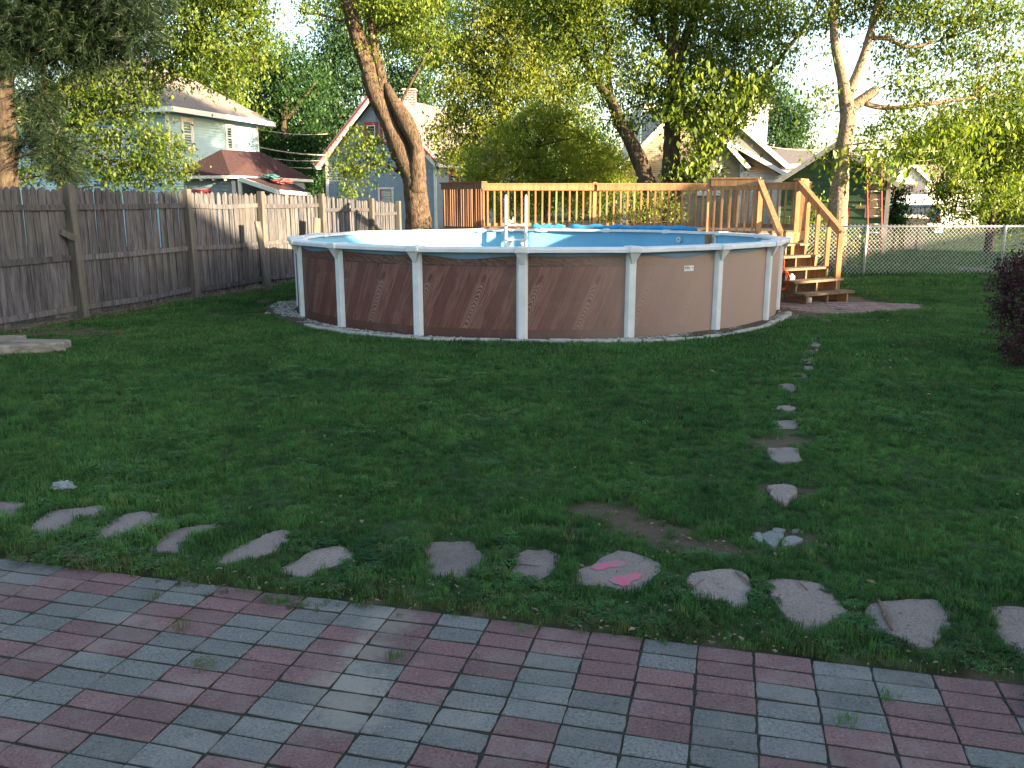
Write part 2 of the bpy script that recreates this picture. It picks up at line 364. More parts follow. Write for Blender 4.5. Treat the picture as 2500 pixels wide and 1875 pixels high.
# ------------------------------------------------------------------ layout constants
PU, PV = V((.969, -.247, 0)), V((.247, .969, 0))        # patio grid axes
DU, DV, VE = .218, .110, 3.203                            # paver pitch, far edge of the patio
PC, PR = V((.42, 15.05, 0)), 4.13                         # pool centre and wall radius
FP = [(-7.62, 10.2), (-6.76, 13.08), (-5.98, 15.75), (-5.32, 18.0), (-4.6, 20.5), (-3.85, 23.1), (-3.34, 24.9)]  # fence posts
def crop(x, y, ox, oy, s): return (ox + x * s, oy + y * s)
def polyG(pts, ox, oy, s, z=0.0): return [G(ox + x * s, oy + y * s, z) for x, y in pts]
K1, K4 = 900 / 2133, 1200 / 2212
NEAR = [polyG(p, ox, 1175, K1) for ox, p in (
    (0, [(-40, 130), (0, 122), (140, 126), (148, 178), (105, 220), (0, 226), (-50, 200)]),
    (0, [(155, 275), (290, 175), (450, 160), (610, 140), (600, 195), (440, 240), (380, 300), (250, 312), (160, 300)]),
    (0, [(520, 330), (620, 255), (700, 200), (820, 178), (940, 190), (935, 255), (800, 295), (680, 350), (560, 356)]),
    (0, [(870, 385), (1010, 285), (1130, 262), (1270, 250), (1260, 300), (1130, 330), (1060, 370), (1050, 415), (910, 405)]),
    (0, [(1240, 450), (1350, 395), (1480, 340), (1560, 300), (1650, 280), (1685, 320), (1600, 410), (1440, 450), (1280, 490)]),
    (0, [(1610, 520), (1700, 470), (1800, 410), (1960, 375), (2070, 440), (1960, 490), (1850, 520), (1770, 570), (1690, 545)]),
    (800, [(545, 375), (600, 345), (720, 342), (850, 340), (885, 420), (960, 470), (830, 540), (700, 580), (580, 545), (565, 450)]),
    (800, [(1050, 420), (1080, 400), (1260, 400), (1350, 440), (1300, 520), (1270, 590), (1200, 595), (1030, 540), (1090, 480)]),
    (800, [(1410, 520), (1530, 485), (1620, 415), (1720, 405), (1870, 450), (1930, 490), (1870, 600), (1800, 640), (1690, 632), (1550, 612), (1430, 630)]),
    (1600, [(160, 600), (200, 540), (330, 515), (480, 515), (550, 570), (540, 680), (490, 745), (380, 690), (250, 680)]),
    (1600, [(640, 575), (830, 572), (980, 610), (1060, 700), (1115, 770), (1000, 820), (890, 875), (760, 800), (690, 700)]),
    (1600, [(1230, 720), (1350, 695), (1600, 685), (1680, 730), (1730, 790), (1640, 920), (1560, 970), (1400, 920), (1250, 850), (1220, 780)]),
    (1600, [(1940, 730), (2140, 735), (2330, 790), (2300, 960), (2200, 1050), (2050, 1010), (1960, 910), (1975, 820)]))]
FARS = [polyG(p, 1300, 700, K4) for p in (
    [(1062, 905), (1120, 897), (1172, 905), (1182, 930), (1140, 985), (1090, 962), (1072, 930)],
    [(1055, 740), (1120, 733), (1190, 735), (1212, 790), (1160, 800), (1095, 795)],
    [(1075, 616), (1130, 608), (1187, 612), (1192, 640), (1150, 652), (1095, 648)],
    [(1100, 546), (1140, 541), (1184, 546), (1172, 562), (1110, 562)],
    [(1100, 447), (1140, 441), (1184, 449), (1178, 472), (1128, 470)],
    [(1182, 398), (1210, 390), (1238, 396), (1236, 415), (1192, 416)],
    [(1188, 364), (1225, 359), (1262, 363), (1256, 377), (1198, 376)],
    [(1208, 327), (1240, 322), (1273, 327), (1272, 338), (1213, 338)],
    [(1222, 295), (1245, 290), (1272, 294), (1264, 309), (1228, 309)],
    [(1232, 256), (1265, 252), (1298, 258), (1287, 271), (1238, 269)],
    [(1276, 184), (1308, 180), (1338, 185), (1328, 197), (1282, 195)],
    [(1272, 222), (1300, 218), (1330, 222), (1322, 229), (1276, 229)],
    [(1296, 152), (1326, 150), (1350, 154), (1340, 160), (1300, 160)])]
RUB = [polyG(p, 1600, 1175, K1) for p in (
    [(560, 310), (605, 300), (622, 345), (600, 352)], [(612, 318), (668, 296), (740, 312), (720, 352), (690, 392), (640, 358)],
    [(680, 285), (750, 290), (735, 306), (690, 304)], [(745, 335), (800, 318), (858, 345), (820, 360), (760, 380), (728, 368)],
    [(790, 290), (830, 285), (835, 300), (800, 305)])]
PADP = polyG([(255, 1092), (470, 1068), (900, 1052), (1180, 1072), (1470, 1108), (1420, 1132), (1100, 1162), (850, 1172), (600, 1166), (430, 1132)], 1800, 400, 700 / 2212)

def inpoly(x, y, poly):
    x, y = np.asarray(x), np.asarray(y); r = np.zeros(x.shape, bool); n = len(poly)
    for i in range(n):
        a, b = poly[i], poly[(i + 1) % n]
        c = ((a[1] > y) != (b[1] > y)) & (x < (b[0] - a[0]) * (y - a[1]) / (b[1] - a[1] + 1e-12) + a[0])
        r ^= c
    return r
def segd(x, y, a, b):
    ax, ay, bx, by = a[0], a[1], b[0], b[1]; dx, dy = bx - ax, by - ay; L = dx * dx + dy * dy + 1e-9
    t = np.clip(((x - ax) * dx + (y - ay) * dy) / L, 0, 1); return np.hypot(x - ax - t * dx, y - ay - t * dy)
SOILS = [(G(1480, 1250), G(1560, 1290), .20), (G(1560, 1290), G(1680, 1330), .17), (G(1680, 1335), G(1800, 1345), .12), (G(1880, 1315), G(1960, 1315), .12),
         (G(1880, 1085), G(1940, 1080), .16), (G(1890, 1190), G(1930, 1190), .13), (G(1290, 1290), G(1420, 1300), .07), (PU * -4 + PV * 3.16, PU * 1.4 + PV * 3.18, .06),
         (G(-200, 805), G(280, 812), .5), (G(520, 770), G(680, 770), .38), (G(640, 735), G(700, 750), .35), ((7.2, 20.2), (13.5, 20.0), .4), ((4.6, 13.2), (5.0, 15.5), .45), ((5, 15.4), (6.2, 16), .7)]
SOILS += [(FP[i], FP[i + 1], .45) for i in range(len(FP) - 1)]
def soilfn(x, y):
    x, y = np.asarray(x, float), np.asarray(y, float); s = np.zeros(x.shape)
    nz = (vnoise(x, y, 5, 3) - .5) * .22 + (vnoise(x, y, 14, 5) - .5) * .14
    for a, b, r in SOILS:
        if r: s = np.maximum(s, np.clip(1.15 - (segd(x, y, a, b) + nz * min(1, r * 4)) / max(r, .05) * .85, 0, 1))
    rp = np.hypot(x - PC.x, y - PC.y); s = np.maximum(s, np.clip((4.62 - rp + nz * .3) / .1, 0, 1))
    return np.clip(s * 1.4, 0, 1)
def patiov(x, y): return PV.x * x + PV.y * y
def patiou(x, y): return PU.x * x + PU.y * y
def pedge(u): return 3.135 + .05 * np.clip(np.asarray(u) + .2, 0, .6) / .6 + .05 * np.clip(-np.asarray(u) - 2.2, 0, 1)

# ------------------------------------------------------------------ ground sheet
gx = np.concatenate([[-400, -150, -60, -30, -18], np.arange(-10, 14.01, .12), [18, 30, 60, 150, 400]])
gy = np.concatenate([[-200, -60, -15, -4], np.arange(0, 25.01, .12), [28, 34, 45, 70, 130, 300, 700]])
X, Y = np.meshgrid(gx, gy); 
Z = (vnoise(X, Y, .8, 1) - .5) * .03 + (vnoise(X, Y, 3.5, 2) - .5) * .02
Z *= np.clip((Y - 2.5) / .8, 0, 1) * (Y < 26); S = soilfn(X, Y); Z -= S * .012 * (Y < 10)
inp = (patiov(X, Y) < 3.2) & (X > -12) & (X < 14) & (Y > -14); Z = np.where(inp, -.09, Z + .006)
for pl in NEAR + FARS: 
    c = sum(pl, V()) / len(pl); m = inpoly(X, Y, pl); Z = np.where(m, -.012, Z)
me = bpy.data.meshes.new("ground"); ny, nx = X.shape
me.vertices.add(nx * ny); me.vertices.foreach_set('co', np.stack([X, Y, Z], -1).astype('f').ravel())
idx = np.arange(nx * ny).reshape(ny, nx); q = np.stack([idx[:-1, :-1], idx[:-1, 1:], idx[1:, 1:], idx[1:, :-1]], -1).reshape(-1, 4)
def fill_mesh(me, faces):
    n, k = faces.shape
    me.loops.add(n * k); me.loops.foreach_set('vertex_index', faces.ravel().astype('i'))
    me.polygons.add(n); me.polygons.foreach_set('loop_start', (np.arange(n) * k).astype('i')); me.update(calc_edges=True)
fill_mesh(me, q)
at = me.attributes.new('soil', 'FLOAT', 'POINT'); at.data.foreach_set('value', S.astype('f').ravel())
me.materials.append(M_ground); me.polygons.foreach_set('use_smooth', [True] * len(me.polygons))
tag(put("ground", me), kind='structure')

# ------------------------------------------------------------------ patio of concrete pavers
mb = MB(); mb.poly([PU * u + PV * v + V((0, 0, -.0055)) for u, v in ((-9, -4), (9, -4), (9, 3.2), (-9, 3.2))])
patio = mb.build("patio", simple("joint_sand", (.030, .028, .022), (.016, .017, .012), 40, rough=.95, bump=.6)); tag(patio, kind='structure')
def paver_mesh(name, mat, w, d, seed):
    r = random.Random(seed); bm = bmesh.new(); j = lambda: r.uniform(-.0018, .0018)
    b = .006; rings = []; base = []
    for sx, sy in ((-1, -1), (0, -1), (1, -1), (1, 0), (1, 1), (0, 1), (-1, 1), (-1, 0)):
        ch = r.choice((0, 0, 0, 0, 0, .001, .002, .005)) if sx and sy else r.uniform(-.001, .0005)
        base.append((sx, sy, ch))
    for z, ins in ((-.04, 0), (-.003, .0), (0, .0035)):
        rings.append([bm.verts.new((sx * (w / 2 - ins - ch * (z > -.03)) + j(), sy * (d / 2 - ins - ch * (z > -.03)) + j(), z)) for sx, sy, ch in base])
    for a, c in zip(rings, rings[1:]):
        for i in range(8): bm.faces.new((a[i], a[(i + 1) % 8], c[(i + 1) % 8], c[i]))
    bm.faces.new(rings[-1]); m = bpy.data.meshes.new(name); bm.to_mesh(m); bm.free(); m.materials.append(mat); return m
PM = {c: [paver_mesh("paver", m, DU - .0075, DV - .0100, 10 * i + s) for s in range(9)] for i, (c, m) in enumerate((('r', M_pred), ('g', M_pgrey)))}
PHI = {-9: -4, -8: -2, -7: 0, -6: 2, -5: 0, -4: 2, -3: 4, -2: 2, -1: 0, 0: 2, 1: 4, 2: 6, 3: 8, 4: 10, 5: 12, 6: 14}
rest = MB(); cnt = 0
PANG = math.atan2(PU.y, PU.x)
for k in range(-18, 10):
    for j in range(-28, 6):
        u, v = -.038 + DU * (k + .5), 2.543 + DV * (j + .5); p = PU * u + PV * v
        fw = p.y * CP + H * SP
        px, py = 1250 + F * p.x / fw, 937.5 + F * (H * CP - p.y * SP) / fw
        ph = PHI.get(k, 2 * (k + 7) if k < -9 else 4)
        c = 'r' if ((j - ph) // 4) % 2 == 0 else 'g'
        if p.y > 1.2 and -110 < px < 2610 and py < 1960:
            put("paver", random.choice(PM[c]), patio, (p.x + random.gauss(0, .0012), p.y + random.gauss(0, .0012), random.uniform(-.0022, .0012)),
                (random.uniform(-.006, .006), random.uniform(-.005, .005), PANG + random.gauss(0, .008) + (math.pi if random.random() < .5 else 0))); cnt += 1
        elif p.y < 2.6:
            a, b = PU * (DU / 2 - .004), PV * (DV / 2 - .004)
            rest.hexa([p + s * a + t * b + V((0, 0, z)) for z in (-.03, 0) for s, t in ((-1, -1), (1, -1), (1, 1), (-1, 1))])
tag(rest.build("paver", M_pgrey, patio), kind='stuff')

# ------------------------------------------------------------------ stepping stones
def stone(name, poly, parent, mat, top=.012, seed=0, jit=.012):
    r = random.Random(seed); c = sum(poly, V()) / len(poly); pts = []
    n = len(poly)
    for i in range(n):                                  # rounded, slightly ragged outline (Catmull-Rom)
        p0, p1, p2, p3 = poly[i - 1], poly[i], poly[(i + 1) % n], poly[(i + 2) % n]
        for t in (0, .25, .5, .75):
            q = .5 * ((2 * p1) + (p2 - p0) * t + (2 * p0 - 5 * p1 + 4 * p2 - p3) * t * t + (3 * p1 - p0 - 3 * p2 + p3) * t ** 3)
            pts.append(q + V((r.uniform(-jit, jit), r.uniform(-jit, jit), 0)) * .6)
    mb = MB(); rings = []
    for s_, z in ((1.0, -.06), (1.0, top - .012), (.985, top - .003), (.955, top), (.55, top + .003)):
        b = len(mb.v); mb.v += [tuple(c + (p - c) * s_ + V((0, 0, z + (r.uniform(-.0015, .0015) if s_ < .99 else 0)))) for p in pts]; rings.append(b)
    m = len(pts)
    for a, b in zip(rings, rings[1:]):
        for i in range(m): mb.f.append((a + i, a + (i + 1) % m, b + (i + 1) % m, b + i))
    mb.f.append(tuple(rings[-1] + i for i in range(m)))
    return mb.build(name, mat, parent)
path1 = thing("stepping_stone_path", None, None, (0, 4, 0), kind='structure')
path2 = thing("lawn_stone_path", None, None, (2, 8, 0), kind='structure')
for i, p in enumerate(NEAR):
    o = stone("stone", p, path1, M_flag, .006, i)
    if i == 8:
        o['label'] = "flat stepping stone with two pink paint smears"
        for pts in ([(1520, 495), (1545, 480), (1600, 467), (1640, 462), (1690, 452), (1730, 470), (1725, 490), (1640, 497), (1590, 512), (1550, 513)],
                    [(1625, 570), (1680, 545), (1760, 533), (1810, 530), (1815, 560), (1765, 575), (1745, 600), (1690, 606), (1650, 590)]):
            mb = MB(); g = polyG(pts, 800, 1175, K1, .0116); c = sum(g, V()) / len(g); ring = []
            for q0, q1 in zip(g, g[1:] + g[:1]):
                for t in (0, .33, .66):
                    q_ = q0.lerp(q1, t); ring.append(c + (q_ - c) * random.uniform(.86, 1.1))
            mb.poly(ring); mb.build("paint_mark", M_pink, o)
for i, p in enumerate(FARS): stone("stone", p, path2, M_flag, .016, 40 + i, .02)
rub = thing("broken_slab", "broken pale grey slab in several shards beside bare soil", "slab", G(1890, 1320))
for i, p in enumerate(RUB): stone("shard", p, rub, M_rubble, .007 + .004 * (i % 3), 80 + i, .006)

# brick pad at the foot of the deck stairs
pad = MB(); pad.poly([V((p.x, p.y, .008)) for p in PADP]); pad = pad.build("brick_pad", M_soil); tag(pad, kind='structure')
PADM = [paver_mesh("paver", M_pad, .21, .105, 70 + s) for s in range(4)]
ang = math.radians(-14); e1, e2 = V((math.cos(ang), math.sin(ang), 0)), V((-math.sin(ang), math.cos(ang), 0))
for i in range(-14, 15):
    for j in range(-12, 13):
        p = V((5.6, 13.7, 0)) + e1 * (.22 * i + (.11 if j % 2 else 0)) + e2 * (.112 * j)
        if inpoly([p.x], [p.y], PADP)[0]:
            put("paver", random.choice(PADM), pad, (p.x, p.y, .026 + random.uniform(-.006, .006)), (random.uniform(-.03, .03), random.uniform(-.02, .02), ang + random.uniform(-.02, .02)))

# ------------------------------------------------------------------ grass
def tuft(name, nb, rad, h0, h1, wid, seed, lean=.6):
    r = random.Random(seed); mb = MB()
    for _ in range(nb):
        a = r.uniform(0, 6.28); d = rad * math.sqrt(r.random()); p = V((d * math.cos(a), d * math.sin(a), -.004))
        h = r.uniform(h0, h1); t = r.uniform(0, 6.28); ln = r.uniform(.1, lean) * h; dr = V((math.cos(t), math.sin(t), 0)); sd = V((-dr.y, dr.x, 0)) * (wid * r.uniform(.7, 1.2) / 2)
        m1 = p + dr * (ln * .35) + V((0, 0, h * .6)); m2 = p + dr * ln * 1.1 + V((0, 0, h * (1 - .3 * ln / h)))
        n = len(mb.v); mb.v += [tuple(x) for x in (p - sd, p + sd, m1 + sd * .8, m1 - sd * .8, m2)]
        mb.f += [(n, n + 1, n + 2, n + 3), (n + 3, n + 2, n + 4)]
    return mb.mesh(name, M_grass)
def clover(name, nl, rad, seed):
    r = random.Random(seed); mb = MB()
    for _ in range(nl):
        a = r.uniform(0, 6.28); d = rad * math.sqrt(r.random()); c = V((d * math.cos(a), d * math.sin(a), r.uniform(.015, .045)))
        for k in range(3):
            t = a + k * 2.1; q = c + V((math.cos(t), math.sin(t), r.uniform(-.2, .2))) * .009; R_ = .0065
            mb.poly([q + V((math.cos(t + s) * R_, math.sin(t + s) * R_, r.uniform(-.003, .003))) for s in (0, 1.26, 2.5, 3.8, 5.0)])
    return mb.mesh(name, M_grass)
TC = bpy.data.collections.new("grass_sources")
srcs = [tuft("tuft_%d" % i, 34, .055, .03, .062, .0042, i) for i in range(5)] + [tuft("tuft_long", 26, .05, .05, .10, .0045, 9, 1.0), clover("tuft_clover", 26, .06, 3)] + \
       [tuft("tuft_wide_%d" % i, 40, .13, .035, .07, .0085, 20 + i) for i in range(3)]
for i, m_ in enumerate(srcs): TC.objects.link(bpy.data.objects.new("g%02d" % i, m_))
def scatter(name, pts, rotz, scl, which, label, cat):
    me = bpy.data.meshes.new(name); n = len(pts); me.vertices.add(n); me.vertices.foreach_set('co', np.asarray(pts, 'f').ravel())
    for an, ty, val in (('rot', 'FLOAT', rotz), ('scl', 'FLOAT', scl), ('which', 'INT', which)):
        a = me.attributes.new(an, ty, 'POINT'); a.data.foreach_set('value', np.asarray(val, 'f' if ty == 'FLOAT' else 'i'))
    o = put(name, me); ng = bpy.data.node_groups.new(name, 'GeometryNodeTree')
    ng.interface.new_socket("Geometry", in_out='INPUT', socket_type='NodeSocketGeometry'); ng.interface.new_socket("Geometry", in_out='OUTPUT', socket_type='NodeSocketGeometry')
    N = ng.nodes.new; L = ng.links.new; gi, go = N("NodeGroupInput"), N("NodeGroupOutput")
    ci = N("GeometryNodeCollectionInfo"); ci.inputs['Collection'].default_value = TC; ci.inputs['Separate Children'].default_value = True; ci.inputs['Reset Children'].default_value = True
    ip = N("GeometryNodeInstanceOnPoints"); ip.inputs['Pick Instance'].default_value = True
    def na(nm, ty):
        x = N("GeometryNodeInputNamedAttribute"); x.data_type = ty; x.inputs['Name'].default_value = nm; return x.outputs['Attribute']
    cx = N("ShaderNodeCombineXYZ"); L(na('rot', 'FLOAT'), cx.inputs[2]); s3 = N("ShaderNodeCombineXYZ"); sa = na('scl', 'FLOAT')
    for i in range(3): L(sa, s3.inputs[i])
    L(gi.outputs[0], ip.inputs['Points']); L(ci.outputs[0], ip.inputs['Instance']); L(na('which', 'INT'), ip.inputs['Instance Index'])
    L(cx.outputs[0], ip.inputs['Rotation']); L(s3.outputs[0], ip.inputs['Scale']); L(ip.outputs[0], go.inputs[0])
    md = o.modifiers.new("scatter", 'NODES'); md.node_group = ng
    return tag(o, label, cat, kind='stuff')
def lawn_points():
    P, SCL, WH = [], [], []
    for y0, y1, dens, sc, far in ((1.6, 4.0, 1100, .66, 0), (4.0, 6.2, 800, .75, 0), (6.2, 9, 520, .9, 0), (9, 13, 300, .9, 1), (13, 18, 170, 1.0, 1), (18, 31, 60, 1.7, 1)):
        xm = .64 * y1 + .5; n = int(dens * (y1 - y0) * 2 * xm); x = RNG.uniform(-xm, xm, n); y = RNG.uniform(y0, y1, n)
        s = soilfn(x, y); v, u = patiov(x, y), patiou(x, y)
        ok = (v > pedge(u) + (vnoise(u, v * 0, 4, 9) - .5) * .12 + (vnoise(u, v * 0, 17, 4) - .5) * .06)
        ok |= (u > 1.14 + (vnoise(v, u * 0, 7, 2) - .5) * .1) & (v > 2.75)
        ok &= RNG.random(n) > np.where((y > 7) & (x < -2), s * .72, np.where(y < 4.3, s * .8, s * .93)) - .02; ok &= np.hypot(x - PC.x, y - PC.y) > 4.5
        for pl in NEAR + FARS + RUB:
            c = sum(pl, V()) / len(pl); e_ = .95 if y0 < 6 else 1.0; ey = .03 if y0 < 6 else (.18 if y0 < 9 else .30)
            shr = [c + V(((p - c).x * (e_ + .06 * (y0 > 6)), (p - c).y * e_ - (ey if p.y < c.y else -.02), 0)) for p in pl]; ok &= ~inpoly(x, y, shr)
        ok &= ~inpoly(x, y, PADP); ok &= ~((x > 4.4) & (x < 6.6) & (y > 14.7) & (y < 20.5) & (x > 4.4 + (y - 14.7) * -.2)) | (s < .1) & (x > 6.4)
        ok &= x > np.interp(y, [f[1] for f in FP], [f[0] for f in FP]) + .12
        x, y, u, v, s = x[ok], y[ok], u[ok], v[ok], s[ok]; n = len(x)
        z = (vnoise(x, y, .8, 1) - .5) * .03 * np.clip((y - 2.5) / .8, 0, 1) * (y < 26) + .004
        k = vnoise(x, y, 1.4, 7) * .5 + vnoise(x, y, 5, 8) * .5
        SCL.append(sc * (.5 + .95 * k) * RNG.uniform(.7, 1.3, n) * (1 - .35 * s)); P.append(np.stack([x, y, z], -1))
        if far: wh = 7 + RNG.integers(0, 3, n)
        else:
            wh = RNG.integers(0, 5, n); edge = v - pedge(u) < .7
            r = RNG.random(n); cl = vnoise(x, y, 2.2, 21)
            wh = np.where((r < .10) | (edge & (r < .2)), 5, wh); wh = np.where((cl > .45) & edge & (RNG.random(n) < .2), 6, wh); wh = np.where((cl > .7) & (RNG.random(n) < .1), 6, wh)
        WH.append(wh)
    P, SCL, WH = np.concatenate(P), np.concatenate(SCL), np.concatenate(WH)
    return P, RNG.uniform(0, 6.28, len(P)), SCL, WH
P_, R_, S_, W_ = lawn_points()
order = sorted(o.name for o in TC.objects)
scatter("lawn_grass", P_, R_, S_, W_, "short mown green grass of the shaded lawn", "grass")
print("grass instances", len(P_), "pavers", cnt)
# weeds in the paver joints: each its own small plant
for i, (x, y, n_, s_) in enumerate(((445, 1535, "sparse grass weed sprouting from a joint between red pavers by grey ones", 5), (497, 1630, "small round leafy weed in the joint of a grey paver", 6), (372, 1460, "thin grass weed beside the lawn edge on grey pavers", 0),
                                    (2170, 1700, "flat grass tuft in the joint of grey pavers", 1), (2060, 1762, "dense round grass tuft growing in a crossing of paver joints", 2), (966, 1607, "wispy dry weed on a grey paver joint by the sandy stain", 3))):
    p = G(x, y); o = put("weed", srcs[s_], None, (p.x, p.y, 0), (0, 0, i), (.75, .75, .8)); tag(o, n_, "weed", "weeds in the patio joints")

# ------------------------------------------------------------------ above-ground pool
def polar(r, deg, z=0.0): a = math.radians(deg); return V((PC.x + r * math.cos(a), PC.y + r * math.sin(a), z))
NP, A0 = 18, -94.0
pool = thing("swimming_pool", "round above-ground pool with printed wood-grain wall and white rim", "pool", PC)
N_ = 144; mb = MB()
for i in range(N_ + 1):
    a = 360 * i / N_ - 270
    for z in (.0, .13, .5, .955, 1.13): mb.v.append(tuple(polar(PR, a, z)))
for i in range(N_):
    for j in range(4): b = i * 5 + j; mb.f.append((b, b + 5, b + 6, b + 1))
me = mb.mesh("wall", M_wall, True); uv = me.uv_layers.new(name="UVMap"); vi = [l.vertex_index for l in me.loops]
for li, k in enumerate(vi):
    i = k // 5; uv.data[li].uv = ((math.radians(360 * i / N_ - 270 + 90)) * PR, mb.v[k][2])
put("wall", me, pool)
mb = MB()
for i in range(N_): 
    a = 360 * i / N_
    mb.v += [tuple(polar(PR - .035, a, .06)), tuple(polar(PR - .035, a, 1.15))]
for i in range(N_): b, c = 2 * i, 2 * ((i + 1) % N_); mb.f.append((b, b + 1, c + 1, c))
mb.poly([polar(PR - .04, 360 * i / 48, .06) for i in range(48)])
liner = mb.build("liner", M_liner, pool, True)
mb = MB()                                                  # liner folded over the wall, sagging between the posts
for i in range(N_):
    a = 360 * i / N_; sag = .045 * (math.sin(math.radians((a - A0) * 9)) ** 2) * (.6 + .5 * math.sin(a * .13))
    mb.v += [tuple(polar(PR + .012, a, 1.09 - sag)), tuple(polar(PR + .012, a, 1.155))]
for i in range(N_): b, c = 2 * i, 2 * ((i + 1) % N_); mb.f.append((b, c, c + 1, b + 1))
mb.build("liner_overlap", simple("dull_blue_liner", (.13, .22, .30), (.1, .18, .26), 3, rough=.6, bump=.05), pool, True)
MB().poly([polar(PR - .05, 360 * i / 64, .42) for i in range(64)]).build("water", M_water, pool)
def local(deg):                                          # frame of a post: outward, sideways
    a = math.radians(deg); return V((math.cos(a), math.sin(a), 0)), V((-math.sin(a), math.cos(a), 0))
for k in range(NP):
    a = A0 + 20 * k; o_, s_ = local(a); c = V((PC.x, PC.y, 0))
    prof = [(PR + .004, -.075), (PR + .038, -.06), (PR + .062, -.042), (PR + .062, .042), (PR + .038, .06), (PR + .004, .075)]   # channel-shaped upright
    mb = MB(); b = 0
    for z in (0, 1.12): mb.v += [tuple(c + o_ * r + s_ * t + V((0, 0, z))) for r, t in prof]
    n = len(prof); mb.f = [(i, (i + 1) % n, (i + 1) % n + n, i + n) for i in range(n)] + [tuple(range(n, 2 * n))]
    mb.build("upright", M_white, pool)
    mb = MB(); zt = 1.142                                  # bracket under the rail joint
    mb.hexa([c + o_ * r + s_ * t + V((0, 0, z)) for z, w_, r0, r1 in ((.985, .018, PR + .064, PR + .075), (zt, .082, PR + .064, PR + .15)) for r, t in ((r0, -w_), (r1, -w_), (r1, w_), (r0, w_))])
    mb.build("bracket", M_white, pool)
    p0, p1 = polar(1, a + .35) - c, polar(1, a + 19.65) - c    # top rail, one length per bay
    sec = [(-.1, 1.150), (-.1, 1.185), (-.06, 1.2), (.10, 1.2), (.135, 1.192), (.15, 1.175), (.15, 1.135), (.13, 1.132), (.12, 1.150)]
    mb = MB(); m_ = len(sec); wob = random.uniform(-.006, .006)
    for e in (p0, p1): mb.v += [tuple(c + e * (PR + r) + V((0, 0, z + wob * (1 if e is p0 else -1)))) for r, z in sec]
    mb.f = [(i, (i + 1) % m_, (i + 1) % m_ + m_, i + m_) for i in range(m_)] + [tuple(range(m_))[::-1], tuple(range(m_, 2 * m_))]
    mb.build("top_rail", M_white, pool)
    mb = MB()                                              # cap over the joint
    mb.hexa([c + o_ * r + s_ * t + V((0, 0, z)) for z, w_ in ((1.128, .10), (1.211, .085)) for r, t in ((PR - .11, -w_ * .8), (PR + .165, -w_), (PR + .165, w_), (PR - .11, w_ * .8))])
    cp = mb.build("rail_cap", M_white, pool); bv = cp.modifiers.new("b", 'BEVEL'); bv.width = .014; bv.segments = 2
def on_liner(px, py):
    d = ray(px, py); best = None
    o2 = V((0 - PC.x, 0 - PC.y)); dd = V((d.x, d.y)); A = dd.dot(dd); B = 2 * o2.dot(dd); C = o2.dot(o2) - (PR - .04) ** 2
    t = (-B + math.sqrt(B * B - 4 * A * C)) / (2 * A); p = V((0, 0, H)) + d * t
    return math.degrees(math.atan2(p.y - PC.y, p.x - PC.x)), p.z
a, z = on_liner(1659, 585); o_, s_ = local(a); c = polar(PR - .05, a, z)
mb = MB(); mb.tube([c, c - o_ * .03], [.065, .055], 20); mb.build("return_fitting", M_white, pool)
mb = MB(); mb.tube([c - o_ * .025, c - o_ * .036], [.02, .018], 12); mb.build("jet_hole", M_dark, pool)
a, z = on_liner(1738, 583); o_, s_ = local(a); c = polar(PR - .05, a, .92)
mb = MB(); mb.beam(c - s_ * .12 + V((0, 0, -.09)), c - s_ * .12 + V((0, 0, .22)), .035, .03, o_); mb.beam(c + s_ * .12 + V((0, 0, -.09)), c + s_ * .12 + V((0, 0, .22)), .035, .03, o_)
mb.beam(c - s_ * .14 + V((0, 0, .2)), c + s_ * .14 + V((0, 0, .2)), .03, .04); mb.beam(c - s_ * .14 + V((0, 0, -.09)), c + s_ * .14 + V((0, 0, -.09)), .03, .04)
sk = mb.build("skimmer_frame", M_white, pool)
mb = MB(); mb.beam(c - s_ * .1 + V((0, 0, .055)), c + s_ * .1 + V((0, 0, .055)), .012, .25); mb.build("skimmer_flap", simple("grey_plastic", (.35, .37, .38), None, 6, rough=.5), sk)
# paper label on the wall
def on_outer(px, py):
    d = ray(px, py); o2 = V((-PC.x, -PC.y)); dd = V((d.x, d.y)); A = dd.dot(dd); B = 2 * o2.dot(dd); C = o2.dot(o2) - (PR + .004) ** 2
    t = (-B - math.sqrt(B * B - 4 * A * C)) / (2 * A); p = V((0, 0, H)) + d * t; return math.degrees(math.atan2(p.y - PC.y, p.x - PC.x)), p.z
a, z = on_outer(1682, 655); o_, s_ = local(a); c = polar(PR + .003, a, z)
mb = MB(); mb.beam(c - s_ * .08, c + s_ * .08, .005, .072); st = mb.build("sticker", M_paint, pool)
mb = MB()
for x0, x1, zz, hh in ((-.07, -.058, .008, .016), (-.048, -.024, .006, .012), (-.026, -.022, .01, .02), (-.012, -.002, .006, .013), (.001, .013, .008, .016), (.052, .06, .006, .02), (-.07, -.045, -.01, .004), (-.03, -.02, -.011, .007), (-.01, .004, -.011, .006), (.016, .026, -.011, .006), (-.066, -.005, .024, .004)):
    q = c + o_ * .0038; mb.beam(q + s_ * x0 + V((0, 0, zz)), q + s_ * x1 + V((0, 0, zz)), .003, hh)
tag(mb.build("print", M_dark, st), kind="stuff")

